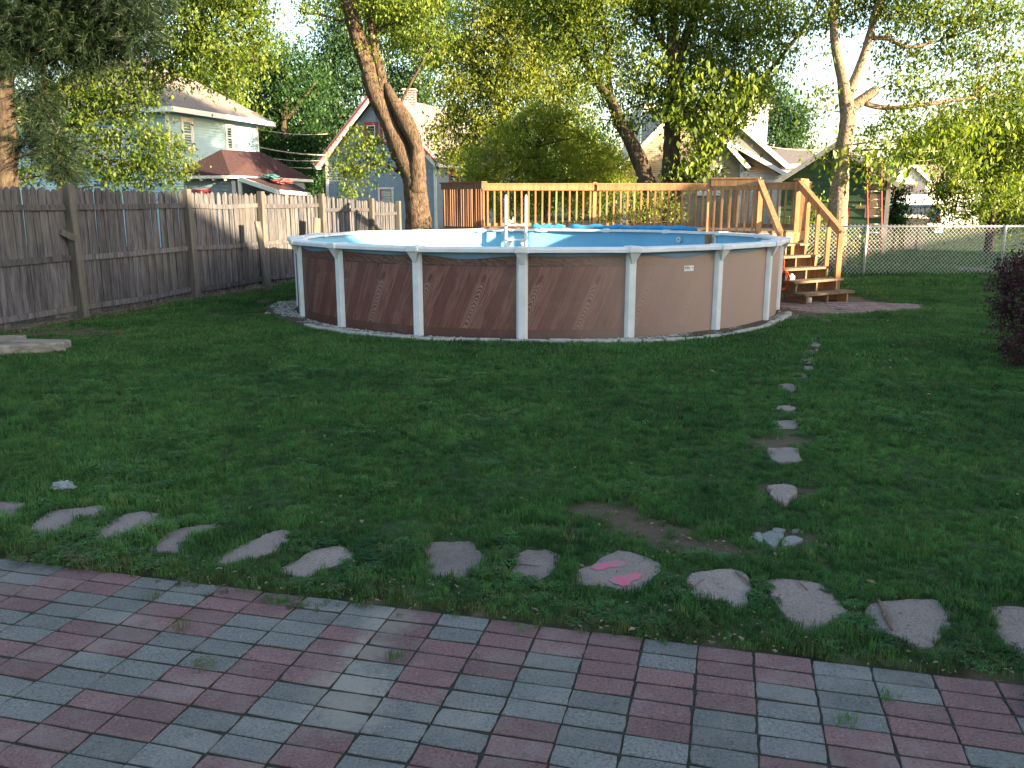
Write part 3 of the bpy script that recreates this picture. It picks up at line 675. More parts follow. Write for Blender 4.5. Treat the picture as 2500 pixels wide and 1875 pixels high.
# pool ladder
lad = thing("pool_ladder", "white plastic pool ladder standing inside the pool against the far rim", "ladder", (.1, 18.72, .06))
LX0, LX1, LY = PY(1235, 560, 18.75).x, PY(1284, 560, 18.75).x, 18.75
for x in (LX0, LX1):
    MB().tube([(x, LY, .06), (x, LY, 1.0), (x, LY + .03, PY(1250, 482, LY).z), (x, LY + .05, PY(1250, 476, LY).z)], [.045, .042, .036, .02], 12).build("rail", M_white, lad, True)
for py in (547, 583, 626):
    z = PY(1260, py, LY).z; mb = MB(); mb.box(LX0 + .03, LX1 - .03, LY - .09, LY + .05, z - .035, z)
    if py != 547:
        for sx, x in ((1, LX0 + .03), (-1, LX1 - .03)): mb.hexa([(x, LY - .02, z - .2), (x + sx * .02, LY - .02, z - .2), (x + sx * .02, LY + .03, z - .2), (x, LY + .03, z - .2), (x, LY - .02, z - .03), (x + sx * .13, LY - .02, z - .03), (x + sx * .13, LY + .03, z - .03), (x, LY + .03, z - .03)])
    mb.build("step", M_white, lad)
# blue foam lying on the far rim
def far_deg(px): return on_liner(px, 548)[0]
for i, (x0, x1, lb) in enumerate(((1297, 1379, "short blue foam tube on the far pool rim beside the ladder"), (1387, 1546, "long flattened blue foam tube on the pool rim with a torn pale spot"), (1549, 1696, "long blue foam tube on the pool rim near the near deck railing"))):
    d0, d1 = far_deg(x0), far_deg(x1); pts = [polar(PR + .02, d0 + (d1 - d0) * t / 10, 1.245 + .012 * math.sin(t * 1.7 + i)) for t in range(11)]
    o = MB().tube(pts, [.035] + [.05 + .008 * math.sin(t * 2.1 + i) for t in range(9)] + [.034], 10).build("foam_tube", M_foam, None, True); tag(o, lb, "foam tube", "blue foam tubes on the rim")

# gravel and edging round the pool
def pebmesh(seed):
    bm = bmesh.new(); bmesh.ops.create_icosphere(bm, subdivisions=1, radius=1); r = random.Random(seed)
    for v_ in bm.verts: v_.co = V((v_.co.x * r.uniform(.8, 1.3), v_.co.y * r.uniform(.7, 1.1), v_.co.z * .6)) * r.uniform(.85, 1.15)
    m = [tuple(v_.co) for v_ in bm.verts], [tuple(x.index for x in f.verts) for f in bm.faces]; bm.free(); return m
PEB = [pebmesh(i) for i in range(4)]; mb = MB()
for i in range(4200):
    a = random.uniform(-185, 0); rr = 4.17 + abs(random.gauss(0, .16)) if a > -160 and a < -20 else 4.17 + random.random() * .5
    p = polar(rr, a, random.uniform(0, .012)); s_ = random.uniform(.009, .024); vv, ff = random.choice(PEB); t = random.uniform(0, 6.28); n = len(mb.v)
    mb.v += [(p.x + s_ * (x * math.cos(t) - y * math.sin(t)), p.y + s_ * (x * math.sin(t) + y * math.cos(t)), p.z + s_ * z) for x, y, z in vv]; mb.f += [tuple(n + k for k in f) for f in ff]
g_ = mb.build("gravel", simple("gravel_stones", (.42, .40, .37), (.17, .16, .145), 9, rough=.85, bump=.3)); tag(g_, "grey and white pebbles strewn round the pool base", "gravel", kind='stuff')
EDG = [G(*p) for p in ((655, 752), (668, 770), (690, 783), (760, 803), (850, 818), (950, 829), (1050, 835), (1180, 838), (1320, 840), (1460, 840), (1600, 839), (1700, 833), (1780, 824), (1850, 808), (1895, 790), (1920, 774), (1932, 764))]
def resample(pts, step):
    out = [pts[0]]; acc = 0
    for a, b in zip(pts, pts[1:]):
        L = (b - a).length; t = step - acc
        while t <= L: out.append(a.lerp(b, t / L)); t += step
        acc = (acc + L) % step
    return out
er = resample(EDG, .1); cut = 26
o = MB().tube([p + V((0, 0, .02)) for p in er[:cut]], .028, 6).build("edging_strip", M_edgeb); tag(o, "thin dark edging strip bounding the gravel by the wooden fence side", "edging")
ed = thing("edging_blocks", "pale concrete edging blocks curving between pool and lawn", "edging", er[50])
e2r = resample(er[cut:], .3)
for p, q in zip(e2r, e2r[1:]):
    d = (q - p).normalized(); z = random.uniform(.0, .02); mb = MB()
    mb.beam(p + d * .012 + V((0, 0, z)), q - d * .012 + V((0, 0, z)), .085, .10); b = mb.build("block", M_edge, ed); bv = b.modifiers.new("b", 'BEVEL'); bv.width = .02; bv.segments = 2

# ------------------------------------------------------------------ wooden fence
fen = thing("wooden_fence", "weathered grey picket privacy fence with posts and rails", "fence", (FP[0][0], FP[0][1], 0))
def picket(seed, h=1.0):
    r = random.Random(seed); wd = .097 + r.uniform(-.005, .006); tip = r.choice((.05, .06, .045)); n = r.uniform(-.006, .006)
    pr = [(-wd / 2, 0), (wd / 2, 0), (wd / 2, 1.9 - tip), (wd / 2 - .018, 1.9 - tip * .45), (n + .008, 1.9), (n - .008, 1.9), (-wd / 2 + .018, 1.9 - tip * .45), (-wd / 2, 1.9 - tip)]
    mb = MB(); mb.v = [(x, -.009, z) for x, z in pr] + [(x, .009, z) for x, z in pr]; k = len(pr)
    mb.f = [tuple(range(k)), tuple(range(k, 2 * k))[::-1]] + [((i + 1) % k, i, i + k, (i + 1) % k + k) for i in range(k)]
    return mb.mesh("picket", M_fence)
PKM = [picket(i) for i in range(9)]
def fz(y): return 1.98 - .006 * max(0, y - 13) - .03 * max(0, y - 20.5)     # height of picket tips
for i in range(len(FP) - 1):
    a, b = V((*FP[i], 0)), V((*FP[i + 1], 0)); d = (b - a); L = d.length; d /= L; rz = math.atan2(d.y, d.x); nrm = V((d.y, -d.x, 0))
    gap = .091 if i < 4 else .105; n = int(L / gap)
    for k in range(n):
        p = a + d * (L * (k + .5) / n); r = random.random()
        off = .005 if k % 2 else -.004
        top = fz(p.y) + random.uniform(-.025, .02)
        z0 = random.uniform(.02, .09)
        put("picket", random.choice(PKM), fen, (p.x - nrm.x * (.03 + off), p.y - nrm.y * (.03 + off), z0), (random.uniform(-.01, .01), random.gauss(0, .008), rz + random.uniform(-.03, .03)), (1 if i < 4 else .75, 1, (top - z0) / 1.9))
    for zr, sag in ((1.70, .02), (.93, .03), (.17, .03)):
        if i >= 4 and zr > 1.6: zr = 1.6 - .12 * (i - 4)
        m_ = (a + b) / 2 + V((0, 0, zr - random.uniform(0, sag))); e0 = a + nrm * .002 + V((0, 0, zr + random.uniform(-.02, .02))); e1_ = b + nrm * .002 + V((0, 0, zr + random.uniform(-.02, .02)))
        m_ = m_ + nrm * .002
        mb = MB(); mb.beam(e0, m_, .038, .085); mb.beam(m_, e1_, .038, .085); mb.build("rail", M_fence, fen)
for i, (x, y) in enumerate(FP):
    h = fz(y) + .05; mb = MB(); lean = random.uniform(-.015, .015); s_ = .062 if i != 1 else .068
    rz = math.atan2(FP[min(i + 1, 6)][1] - FP[max(i - 1, 0)][1], FP[min(i + 1, 6)][0] - FP[max(i - 1, 0)][0]); d = V((math.cos(rz), math.sin(rz), 0)); nn = V((d.y, -d.x, 0)); c = V((x, y, 0)) + nn * .055
    mb.hexa([c + d * (sx * s_) + nn * (sy * s_) + V((lean * z, 0, z)) for z in (-.05, h) for sx, sy in ((-1, -1), (1, -1), (1, 1), (-1, 1))]); o = mb.build("post", M_post, fen)
    bv = o.modifiers.new("b", 'BEVEL'); bv.width = .008; bv.segments = 1
# short rail end sticking out of a post
mb = MB(); p = V((FP[1][0] + .06, FP[1][1] - .12, 1.28)); mb.beam(p + V((-.12, -.05, .06)), p + V((.05, .02, -.05)), .08, .09); o = mb.build("rail_stub", M_post, fen)
# boards leaning on the fence
def board(p, q, w_, t_, n_, lb):
    mb = MB(); d = (V(q) - V(p)).normalized(); mb.beam(p, q, w_, t_, V(n_)); o = mb.build("board", M_post, None); tag(o, lb, "board"); return o
b0 = G(658, 712); b1 = PY(627, 541, b0.y + .1)
board(b0, (b1.x, b0.y + .12, b1.z), .16, .038, (.9, -.3, .1), "long plank leaning against a post of the wooden fence")
b0 = G(772, 640); b1 = PY(770, 532, 19.6)
board((b1.x, 19.35, 0), (b1.x + .05, 19.55, b1.z), .26, .03, (.9, -.3, .1), "wide short board propped on the fence behind the pool rim")
# timber border in the far left of the lawn
tb = thing("timber_border", "low weathered timber border framing a soil bed near the fence", "border", G(150, 845))
c = G(160, 846, .08); 
for p, q, w_, h_ in ((c, G(-140, 864, .08), .16, .13), (c + V((-.02, .1, 0)), G(-60, 838, .08), .15, .12), (G(60, 829, .12), G(-120, 831, .12), .14, .1)):
    mb = MB(); mb.beam(p, q, w_, h_); o = mb.build("timber", M_timber, tb); bv = o.modifiers.new("b", 'BEVEL'); bv.width = .02; bv.segments = 2

# ------------------------------------------------------------------ pool deck with railings and stairs
deck = thing("pool_deck", "raised stained wooden deck behind the pool with baluster railings and stairs", "deck", (4.5, 18.5, 0))
DZ, RZ = 1.22, 2.22
DPOLY = [V(p) for p in ((-1.75, 20.75, 0), (-.62, 19.42, 0), (3.97, 17.05, 0), (4.72, 16.62, 0), (5.72, 17.25, 0), (6.65, 19.25, 0), (4.7, 20.55, 0))]
yb = 16.6; k = 0
while yb < 20.75:                                          # deck boards run left to right and stop at the pool
    xs = []
    for i in range(len(DPOLY)):
        a, b = DPOLY[i], DPOLY[(i + 1) % len(DPOLY)]; y = yb + .068
        if (a.y > y) != (b.y > y): xs.append(a.x + (b.x - a.x) * (y - a.y) / (b.y - a.y))
    if len(xs) >= 2:
        x0, x1 = min(xs), max(xs); dy = yb + .068 - PC.y
        if abs(dy) < 4.3: x0 = max(x0, PC.x + math.sqrt(4.3 ** 2 - dy * dy)) if dy < 4.25 else x0
        if x1 - x0 > .1: MB().box(x0, x1, yb, yb + .136, DZ - .038, DZ).build("deck_board", M_tread, deck)
    yb += .142
def bal(p, z0, z1, mat=M_deck, s=.038, tw=0.0):
    mb = MB(); mb.box(-s / 2, s / 2, -s / 2, s / 2, 0, 1); return mb
BALM = bal(None, 0, 1).mesh("baluster", M_deck); BALD = bal(None, 0, 1).mesh("slat", M_deckdark); 
def railing(p, q, z0, z1, gap=.165, mat=M_deck, cap=True, wide=.14, low=True, bm_=BALM, nm="baluster", out=None):
    p, q = V((p[0], p[1], 0)), V((q[0], q[1], 0)); d = q - p; L = d.length; d /= L; rz = math.atan2(d.y, d.x); nn = V((d.y, -d.x, 0)); U = V((0, 0, 1))
    n = max(1, round(L / gap))
    for k in range(n):
        c = p + d * (L * (k + .5) / n); put(nm, bm_, deck, (c.x, c.y, z0 - .06), (random.gauss(0, .004), random.gauss(0, .006), rz), (1, 1, z1 - .045 - z0 + .06))
    MB().beam(p + nn * .04 + U * (z1 - .1), q + nn * .04 + U * (z1 - .1), .038, .13).build("rail", mat, deck)
    if low: MB().beam(p - nn * .042 + U * (z0 + .03), q - nn * .042 + U * (z0 + .03), .038, .09).build("rail", mat, deck)
    if cap: MB().beam(p - d * .03 + U * (z1 - .016), q + d * .03 + U * (z1 - .016), wide, .035).build("rail_cap", mat, deck)
def dpost(x, y, z1, z0=0.0, s=.045, mat=M_deck):
    mb = MB(); mb.box(x - s, x + s, y - s, y + s, z0, z1); o = mb.build("post", mat, deck); return o
railing((-.66, 20.52), (1.95, 20.5), DZ, RZ); railing((2.02, 20.49), (4.62, 20.42), DZ, RZ); dpost(1.98, 20.55, RZ + .03); dpost(-.7, 20.56, RZ)
railing((4.72, 20.38), (6.56, 19.3), DZ, RZ); dpost(4.68, 20.44, RZ)
railing((3.95, 17.08), (4.78, 16.72), DZ - .1, RZ + .03, .15); dpost(3.93, 17.12, RZ); dpost(4.82, 16.72, RZ - .03)
railing((5.78, 17.3), (6.6, 19.2), DZ, RZ, .17); dpost(6.6, 19.26, RZ); dpost(5.74, 17.28, RZ - .03)
MB().beam((5.68, 17.2, RZ - .0), (5.98, 17.62, RZ - .0), .15, .036).build("rail_cap", M_deck, deck)
railing((-1.66, 20.72), (-.64, 19.46), .5, 2.24, .085, M_deckdark, True, .16, False, BALD, "slat")
for i, (p, q) in enumerate(zip(DPOLY, DPOLY[1:] + DPOLY[:1])):
    if i == 1: continue
    MB().beam(p + V((0, 0, DZ - .14)), q + V((0, 0, DZ - .14)), .038, .2).build("joist", M_deck, deck)
for x, y in ((-1.6, 20.65), (6.5, 19.2), (5.7, 17.25), (4.75, 16.7), (4.0, 17.05), (4.7, 20.4), (2, 20.4)): dpost(x, y, DZ - .05, 0, .05)
# stairs
e_ = V((.85, .53, 0)).normalized(); up_ = V((-e_.y, e_.x, 0)); L0 = V((5.13, 14.62, 0)); WS, RUN, RISE = 1.22, .25, .2033
stairs = []
for i in range(5):
    a = L0 + up_ * (RUN * i); z = RISE * (i + 1); mb = MB()
    c0 = a + V((0, 0, z - .02)); 
    for j in range(2):
        s0 = c0 + up_ * (.145 * j + .07); MB().beam(s0 - e_ * .03, s0 + e_ * (WS + .03 + (.06 if i < 2 else 0)), .138, .04).build("tread", M_tread, deck)
for t in (.05, .5, .95):                                   # sawn stringers
    b = L0 + e_ * (WS * t); mb = MB()
    for i in range(5):
        p = b + up_ * (RUN * i + .03); z1 = RISE * (i + 1) - .042; z0 = max(0, RISE * i - .22)
        mb.hexa([p + e_ * sx * .019 + up_ * (RUN * sy) + V((0, 0, z)) for z in (z0, z1) for sx, sy in ((-1, 0), (1, 0), (1, 1), (-1, 1))])
    mb.build("stringer", M_deck if t > .9 else M_tread, deck)
def handrail(base, top, lowz, topz, npost):
    b, t = V(base), V(top); U = V((0, 0, 1)); MB().beam(b + U * lowz, t + U * topz, .04, .14).build("handrail", M_deck, deck)
    MB().beam(b + U * (lowz + .085), t + U * (topz + .085), .1, .035).build("rail_cap", M_deck, deck)
    for k in range(npost):
        f = k / max(1, npost); p = b.lerp(t, f + .02); zt = lowz + (topz - lowz) * f; zb = max(.0, zt - 1.02)
        s_ = .035 if k else .045; mb = MB(); mb.box(p.x - s_, p.x + s_, p.y - s_, p.y + s_, zb, zt + .02); mb.build("stair_post", M_deck, deck)
hl0 = L0 + up_ * .62; hr0 = L0 + e_ * (WS + .02) + up_ * .62
zl = PY(1920, 570, hl0.y).z
handrail(L0 + up_ * .66 + e_ * .0, (4.80, 16.70, 0), PY(1915, 578, 15.3).z, 2.1, 1)
handrail(L0 + e_ * (WS + .03) + up_ * .33, (5.76, 17.25, 0), PY(2035, 572, 15.7).z, 2.1, 4)
# things on and by the stairs
cordp = L0 + up_ * .60 - e_ * .05; cc = V((PY(1907, 680, cordp.y).x, cordp.y - .06, PY(1907, 683, cordp.y).z)); mb = MB()
for k in range(11):
    a_, b_ = .115 + random.uniform(-.015, .02), .155 + random.uniform(-.02, .025); o_ = V((random.uniform(-.02, .02), random.uniform(-.03, .03), random.uniform(-.02, .01)))
    mb.tube([cc + o_ + V((a_ * math.cos(t), .015 * math.sin(2 * t + k), b_ * math.sin(t))) for t in [i * 2 * math.pi / 22 for i in range(23)]], .0065, 5, False)
mb.tube([cc + V((0, 0, .14)), cc + V((.02, .03, .3)), cc + V((.0, .05, .42))], .02, 6)
tag(mb.build("coiled_cable", M_orange, None, True), "coiled orange extension cord hanging from the stair post", "cord")
ob = thing("outlet_box", "white outdoor outlet box on a stake beside the stairs", "outlet box", G(1928, 735))
p = G(1928, 735); mb = MB(); mb.box(p.x - .055, p.x + .055, p.y - .035, p.y + .035, .25, .47); b = mb.build("box", M_paint, ob); bv = b.modifiers.new("b", 'BEVEL'); bv.width = .01
MB().tube([(p.x, p.y, 0), (p.x, p.y, .26)], .016, 8).build("stake", M_metal, ob, True); MB().box(p.x - .02, p.x + .02, p.y - .038, p.y + .02, .47, .5).build("latch", M_paint, ob)
p = G(1974, 742); tag(MB().tube([(p.x, p.y, .01), (p.x, p.y, .11), (p.x, p.y, .115)], [.05, .055, .05], 14).build("plastic_tub", M_paint, None, True), "small white plastic tub under the bottom stair tread", "tub")
p = G(1893, 724); mb = MB(); mb.box(p.x - .14, p.x + .1, p.y, p.y + .2, .0, .22); o = mb.build("concrete_block", simple("yellow_block", (.45, .38, .22), (.33, .28, .17), 15, rough=.9)); tag(o, "pale yellowish concrete block between pool and stairs", "block")
bv = o.modifiers.new("b", 'BEVEL'); bv.width = .02; bv.segments = 2

# ------------------------------------------------------------------ chain-link fence
CLY = 20.85
cf = thing("chain_link_fence", "galvanised chain-link fence between this lawn and the neighbouring yard", "fence", (9, CLY, 0))
cx0, cx1, ch = 6.9, 16.5, PY(2300, 553, CLY).z
MB().tube([(cx0, CLY, ch), (cx1, CLY, ch)], .021, 8).build("top_rail", M_metal, cf, True)
for px in (2112, 2448, 2790):
    x = PY(px, 600, CLY).x; MB().tube([(x, CLY - .035, -.02), (x, CLY - .035, ch - .01), (x, CLY - .035, ch + .03)], [.03, .03, .012], 10).build("post", M_metal, cf, True)
mb = MB(); pt = .098; zt = ch + .045; zb = .04; hh = zt - zb; n = int((cx1 - cx0 + hh) / pt)
for k in range(n):
    for sg in (1, -1):
        xa = cx0 - (hh if sg > 0 else 0) + k * pt; pa, pb = V((xa, CLY + .008 * sg, zb if sg > 0 else zt)), V((xa + hh, CLY + .008 * sg, zt if sg > 0 else zb))
        if pa.x < cx0: pa = pa.lerp(pb, (cx0 - pa.x) / hh)
        if pb.x > cx1: pb = pa.lerp(pb, (cx1 - pa.x) / (pb.x - pa.x)) if pb.x - pa.x > 1e-4 else pb
        if pb.x - pa.x > .02: mb.tube([pa, pb], .0048, 4, False)
tag(mb.build("wire_mesh", M_metal, cf), kind='stuff')
pbar = G(2360, 662); mb = MB(); mb.beam(PY(2337, 656, 21.6), PY(2425, 660, 21.6), .1, .09); tag(mb.build("timber", M_timber), "single grey timber lying in the grass beyond the chain-link fence", "timber")

# ------------------------------------------------------------------ houses
def slab(mb, pts, t):
    pts = [V(p) for p in pts]; n = (pts[1] - pts[0]).cross(pts[2] - pts[0]).normalized()
    if n.z < 0: pts = pts[::-1]; n = -n
    b = len(mb.v); k = len(pts); mb.v += [tuple(p) for p in pts] + [tuple(p - n * t) for p in pts]
    mb.f += [tuple(range(b, b + k)), tuple(range(b + k, b + 2 * k))[::-1]] + [(b + (i + 1) % k, b + i, b + i + k, b + (i + 1) % k + k) for i in range(k)]
def wallframe(p0, p1):
    p0, p1 = V((p0[0], p0[1], 0)), V((p1[0], p1[1], 0)); d = p1 - p0; L = d.length; d /= L; return p0, d, L, V((d.y, -d.x, 0))
def lapwall(name, parent, p0, p1, z0, z1, mat, pitch=.12, apex=None, proud=.032):
    """clapboard wall; apex=(metres along, height) adds a gable on top"""
    p0, d, L, nn = wallframe(p0, p1); mb = MB(); z = z0; top = apex[1] if apex else z1
    def span(zz):
        if zz <= z1 or not apex: return 0.0, L
        f = (zz - z1) / (apex[1] - z1); return apex[0] * f, L + (apex[0] - L) * f
    while z < top - 1e-3:
        zn = min(z + pitch, top)
        if z < z1 < zn and apex: zn = z1
        a0, a1 = span(z); b0, b1 = span(zn); U = V((0, 0, 1))
        q = [p0 + d * a0 + nn * proud + U * z, p0 + d * a1 + nn * proud + U * z, p0 + d * b1 + U * zn, p0 + d * b0 + U * zn]; mb.poly(q)
        mb.poly([p0 + d * a0 + U * z, p0 + d * a1 + U * z, p0 + d * a1 + nn * proud + U * z, p0 + d * a0 + nn * proud + U * z]); z = zn
    return mb.build(name, mat, parent)
def flatwall(name, parent, p0, p1, z0, z1, mat, apex=None):
    p0, d, L, nn = wallframe(p0, p1); U = V((0, 0, 1)); pts = [p0 + U * z0, p0 + d * L + U * z0, p0 + d * L + U * z1] + ([p0 + d * apex[0] + U * apex[1]] if apex else []) + [p0 + U * z1]
    mb = MB(); mb.poly(pts); me = mb.mesh(name, mat); uvmap(me, lambda c: ((V((c.x, c.y, 0)) - p0).dot(d), c.z)); return put(name, me, parent)
def window(parent, p0, p1, px, trim, sash=M_paint, bars=1, tw=.1):
    """px = (x0, y0, x1, y1) in the photograph, laid on the wall p0 p1"""
    t0, za = onwall(px[0], px[1], p0, p1); t1, zb = onwall(px[2], px[3], p0, p1); window_m(parent, p0, p1, t0, t1, zb, za, trim, sash, bars, tw)
def window_m(parent, p0, p1, t0, t1, z0, z1, trim, sash=M_paint, bars=1, tw=.1):
    o, d, L, nn = wallframe(p0, p1); U = V((0, 0, 1)); mb = MB()
    P = lambda t, z, n=.035: o + d * t + nn * n + U * z
    for a, b in (((t0, z0), (t0, z1)), ((t1, z0), (t1, z1))): mb.beam(P(*a), P(*b), tw, .05, nn)
    for z, ex in ((z1 + tw / 2, .08), (z0 - tw / 2, .1)): mb.beam(P(t0 - ex, z), P(t1 + ex, z), .06 if z > z1 else .1, tw)
    w_ = mb.build("window", trim, parent)
    MB().poly([P(t0, z0, .022), P(t1, z0, .022), P(t1, z1, .022), P(t0, z1, .022)]).build("pane", M_glass, w_)
    mb = MB(); zm = (z0 + z1) / 2; e = tw / 2 + .025
    for a, b in (((t0 + e, z0), (t0 + e, z1)), ((t1 - e, z0), (t1 - e, z1))): mb.beam(P(*a, .03), P(*b, .03), .05, .03, nn)
    for z in ([z0 + .03, zm, z1 - .03] if bars else [z0 + .03, z1 - .03]): mb.beam(P(t0 + e, z, .032), P(t1 - e, z, .032), .03, .05)
    mb.build("sash", sash, w_); return w_
def gable_house(root, p0, p1, depth, zb, ze, apexz, wallmat, roofmat, trim, pitch=.12, over=.4, brick=False, trimw=.2, apexf=.5, lip=None, backdir=None):
    o, d, L, nn = wallframe(p0, p1); U = V((0, 0, 1)); bk = -nn * depth; ap = (L * apexf, apexz)
    (flatwall if brick else lapwall)("wall", root, p0, p1, zb, ze, wallmat, **({'apex': ap} if brick else {'pitch': pitch, 'apex': ap}))
    A, B = o, o + d * L
    for q0, q1 in ((B, B + bk), (A + bk, A), (B + bk, A + bk)):
        (flatwall if brick else lapwall)("wall", root, q0, q1, zb, ze, wallmat, **({} if brick else {'pitch': pitch}))
    flatwall("wall", root, B + bk, A + bk, ze, ze + .01, wallmat, apex=(L * (1 - apexf), apexz))
    R0 = o + d * ap[0] + U * (apexz + .06); fo, bo = nn * over, bk - nn * over
    for sd, E in ((-1, A), (1, B)):
        e = E + U * (ze + .06); sl = (e - R0); ext = e + sl.normalized() * (over * 1.15); mb = MB(); slab(mb, [R0 + fo, ext + fo, ext + bo, R0 + bo], .1); mb.build("roof", roofmat, root)
        dn = V((0, 0, -1)); mb = MB(); mb.beam(R0 + fo * 1.06 + dn * .09, ext + fo * 1.06 + dn * .09, .05, trimw, U); mb.build("bargeboard", trim, root)
        if lip:
            mb = MB(); mb.beam(R0 + fo * 1.12 + dn * .0, ext + fo * 1.12 + dn * .0, .06, .09, U); mb.build("bargeboard_lip", lip, root)
        mb = MB(); mb.beam(ext + fo + dn * .1, ext + bo + dn * .1, .04, .14); mb.build("fascia", trim, root)
        mb = MB(); c = E + nn * .03; mb.beam(c + U * zb, c + U * (ze - .02), .14, .05, nn); mb.build("corner_board", trim, root)

# pale blue two-storey house
C0 = V((-13.8 + .3, 34.3, 0)); dr = V((.31, .951, 0)); dl = V((-.951, .31, 0)); Lr, Ll = 5.9, 8.0
bh = thing("house", "pale blue two-storey clapboard house with grey hipped roof", "house", C0)
Cr, Cl, Cb = C0 + dr * Lr, C0 + dl * Ll, C0 + dr * Lr + dl * Ll
for a, b in ((Cl, C0), (C0, Cr), (Cr, Cb), (Cb, Cl)): lapwall("wall", bh, a, b, 0, 5.3, M_blue, .11)
ctr = (C0 + Cb) / 2; pk = V((ctr.x, ctr.y, 7.85)); ov = .6
E4 = [ctr + ((c - ctr).normalized() * ((c - ctr).length + ov * 1.41)) + V((0, 0, 5.3)) for c in (C0, Cr, Cb, Cl)]; r0, r1 = pk - dl * .8, pk + dl * .8
for pts in ((E4[0], E4[1], r0), (E4[1], E4[2], r1, r0), (E4[2], E4[3], r1), (E4[3], E4[0], r0, r1)):
    mb = MB(); slab(mb, [V(p) + V((0, 0, .08)) for p in pts], .1); mb.build("roof", M_roofg, bh)
for a, b in zip(E4, E4[1:] + E4[:1]): MB().beam(a + V((0, 0, .0)), b + V((0, 0, .0)), .06, .2).build("fascia", M_paint, bh)
mb = MB(); z = V((0, 0, 5.22)); mb.poly([e + V((0, 0, -.02)) for e in E4][::-1]); mb.build("soffit", M_paint, bh)
window(bh, C0, Cr, (441, 292, 471, 362), M_paint); window(bh, C0, Cr, (549, 308, 569, 365), M_paint)
window_m(bh, Cl, C0, 2.0, 3.0, 3.0, 4.6, M_paint); window_m(bh, Cl, C0, 4.8, 5.8, 3.0, 4.6, M_paint); window_m(bh, C0, Cr, 1.4, 2.4, .9, 2.4, M_paint)
for c in (C0, Cr): MB().beam(c + V((.02, -.05, 0)), c + V((.02, -.05, 5.2)), .14, .06).build("corner_board", M_paint, bh)

# slate garage with a red-brown hipped roof in front of it
ga = thing("garage", "low slate-grey garage with red-brown hipped roof behind the fence", "garage", (-10, 30, 0))
g0, g1 = V((-11.25, 29.6, 0)), V((-9.42, 29.2, 0)); g2 = V((-8.05, 33.4, 0)); g3 = g0 + (g2 - g1); U = V((0, 0, 1))
for a, b in ((g0, g1), (g1, g2), (g2, g3), (g3, g0)): lapwall("wall", ga, a, b, 0, 2.62, M_slate, .12)
gc = (g0 + g2) / 2; EE = [gc + (c - gc) * 1.17 + U * 2.62 for c in (g0, g1, g2, g3)]; ra, rb = gc.lerp((g0 + g1) / 2, .42) + U * 3.72, gc.lerp((g2 + g3) / 2, .42) + U * 3.72
ra = PY(540, 370, 30.2); rb = V((ra.x + .95, ra.y + 1.6, ra.z)) 
for pts in ((EE[0], EE[1], ra), (EE[1], EE[2], rb, ra), (EE[2], EE[3], rb), (EE[3], EE[0], ra, rb)):
    mb = MB(); slab(mb, [p + U * .07 for p in pts], .08); mb.build("roof", M_roofr, ga)
for a, b in zip(EE, EE[1:] + EE[:1]): MB().beam(a, b, .05, .1).build("fascia", M_paint, ga)
for k in range(5): 
    p = EE[0].lerp(EE[1], (k + .5) / 5) - U * .08; MB().beam(p, p + V((.02, .5, .1)), .05, .09).build("rafter_end", M_paint, ga)
MB().beam(g1 + V((.02, -.05, 0)), g1 + V((.02, -.05, 2.5)), .13, .06).build("corner_board", M_paint, ga)
t0, z0 = onwall(457, 462, g0, g1); window(ga, g0, g1, (478, 469, 512, 486), M_redwood, M_redwood, 0, .08)
# lean-to on the right of the garage
lq = [PY(585, 432, 28.9), PY(676, 463, 27.6), PY(757, 470, 31.5), PY(700, 438, 32.2)]
mb = MB(); slab(mb, lq, .06); lr = mb.build("lean_to_roof", M_roofr, ga); MB().beam(lq[0] + V((0, -.05, -.06)), lq[1] + V((0, -.05, -.06)), .05, .14).build("lean_to_fascia", M_paint, ga); MB().beam(lq[1] + V((0, -.05, -.06)), lq[2] + V((0, -.05, -.06)), .05, .12).build("lean_to_fascia", M_paint, ga)
for q_ in (lq[0], lq[1], lq[2]): MB().beam((q_.x, q_.y, 0), (q_.x, q_.y, q_.z - .08), .12, .12).build("lean_to_post", M_paint, ga)
for i, (x, y, r_, m_, n_) in enumerate(((662, 433, .3, simple("teal_tarp", (.05, .16, .17), None, 8), "crumpled teal tarp lying on the garage lean-to roof"), (690, 443, .36, simple("pink_tarp", (.35, .10, .11), None, 8), "crumpled pinkish red tarp lying on the garage lean-to roof"))):
    c = PY(x, y, 30.2); bm = bmesh.new(); bmesh.ops.create_icosphere(bm, subdivisions=3, radius=1)
    for v_ in bm.verts: v_.co = V((v_.co.x * r_, v_.co.y * r_, v_.co.z * .10)) * (1 + .5 * (random.random() - .5))
    me = bpy.data.meshes.new("tarp"); bm.to_mesh(me); bm.free(); me.materials.append(m_); tag(put("tarp", me, None, c), n_, "tarp")

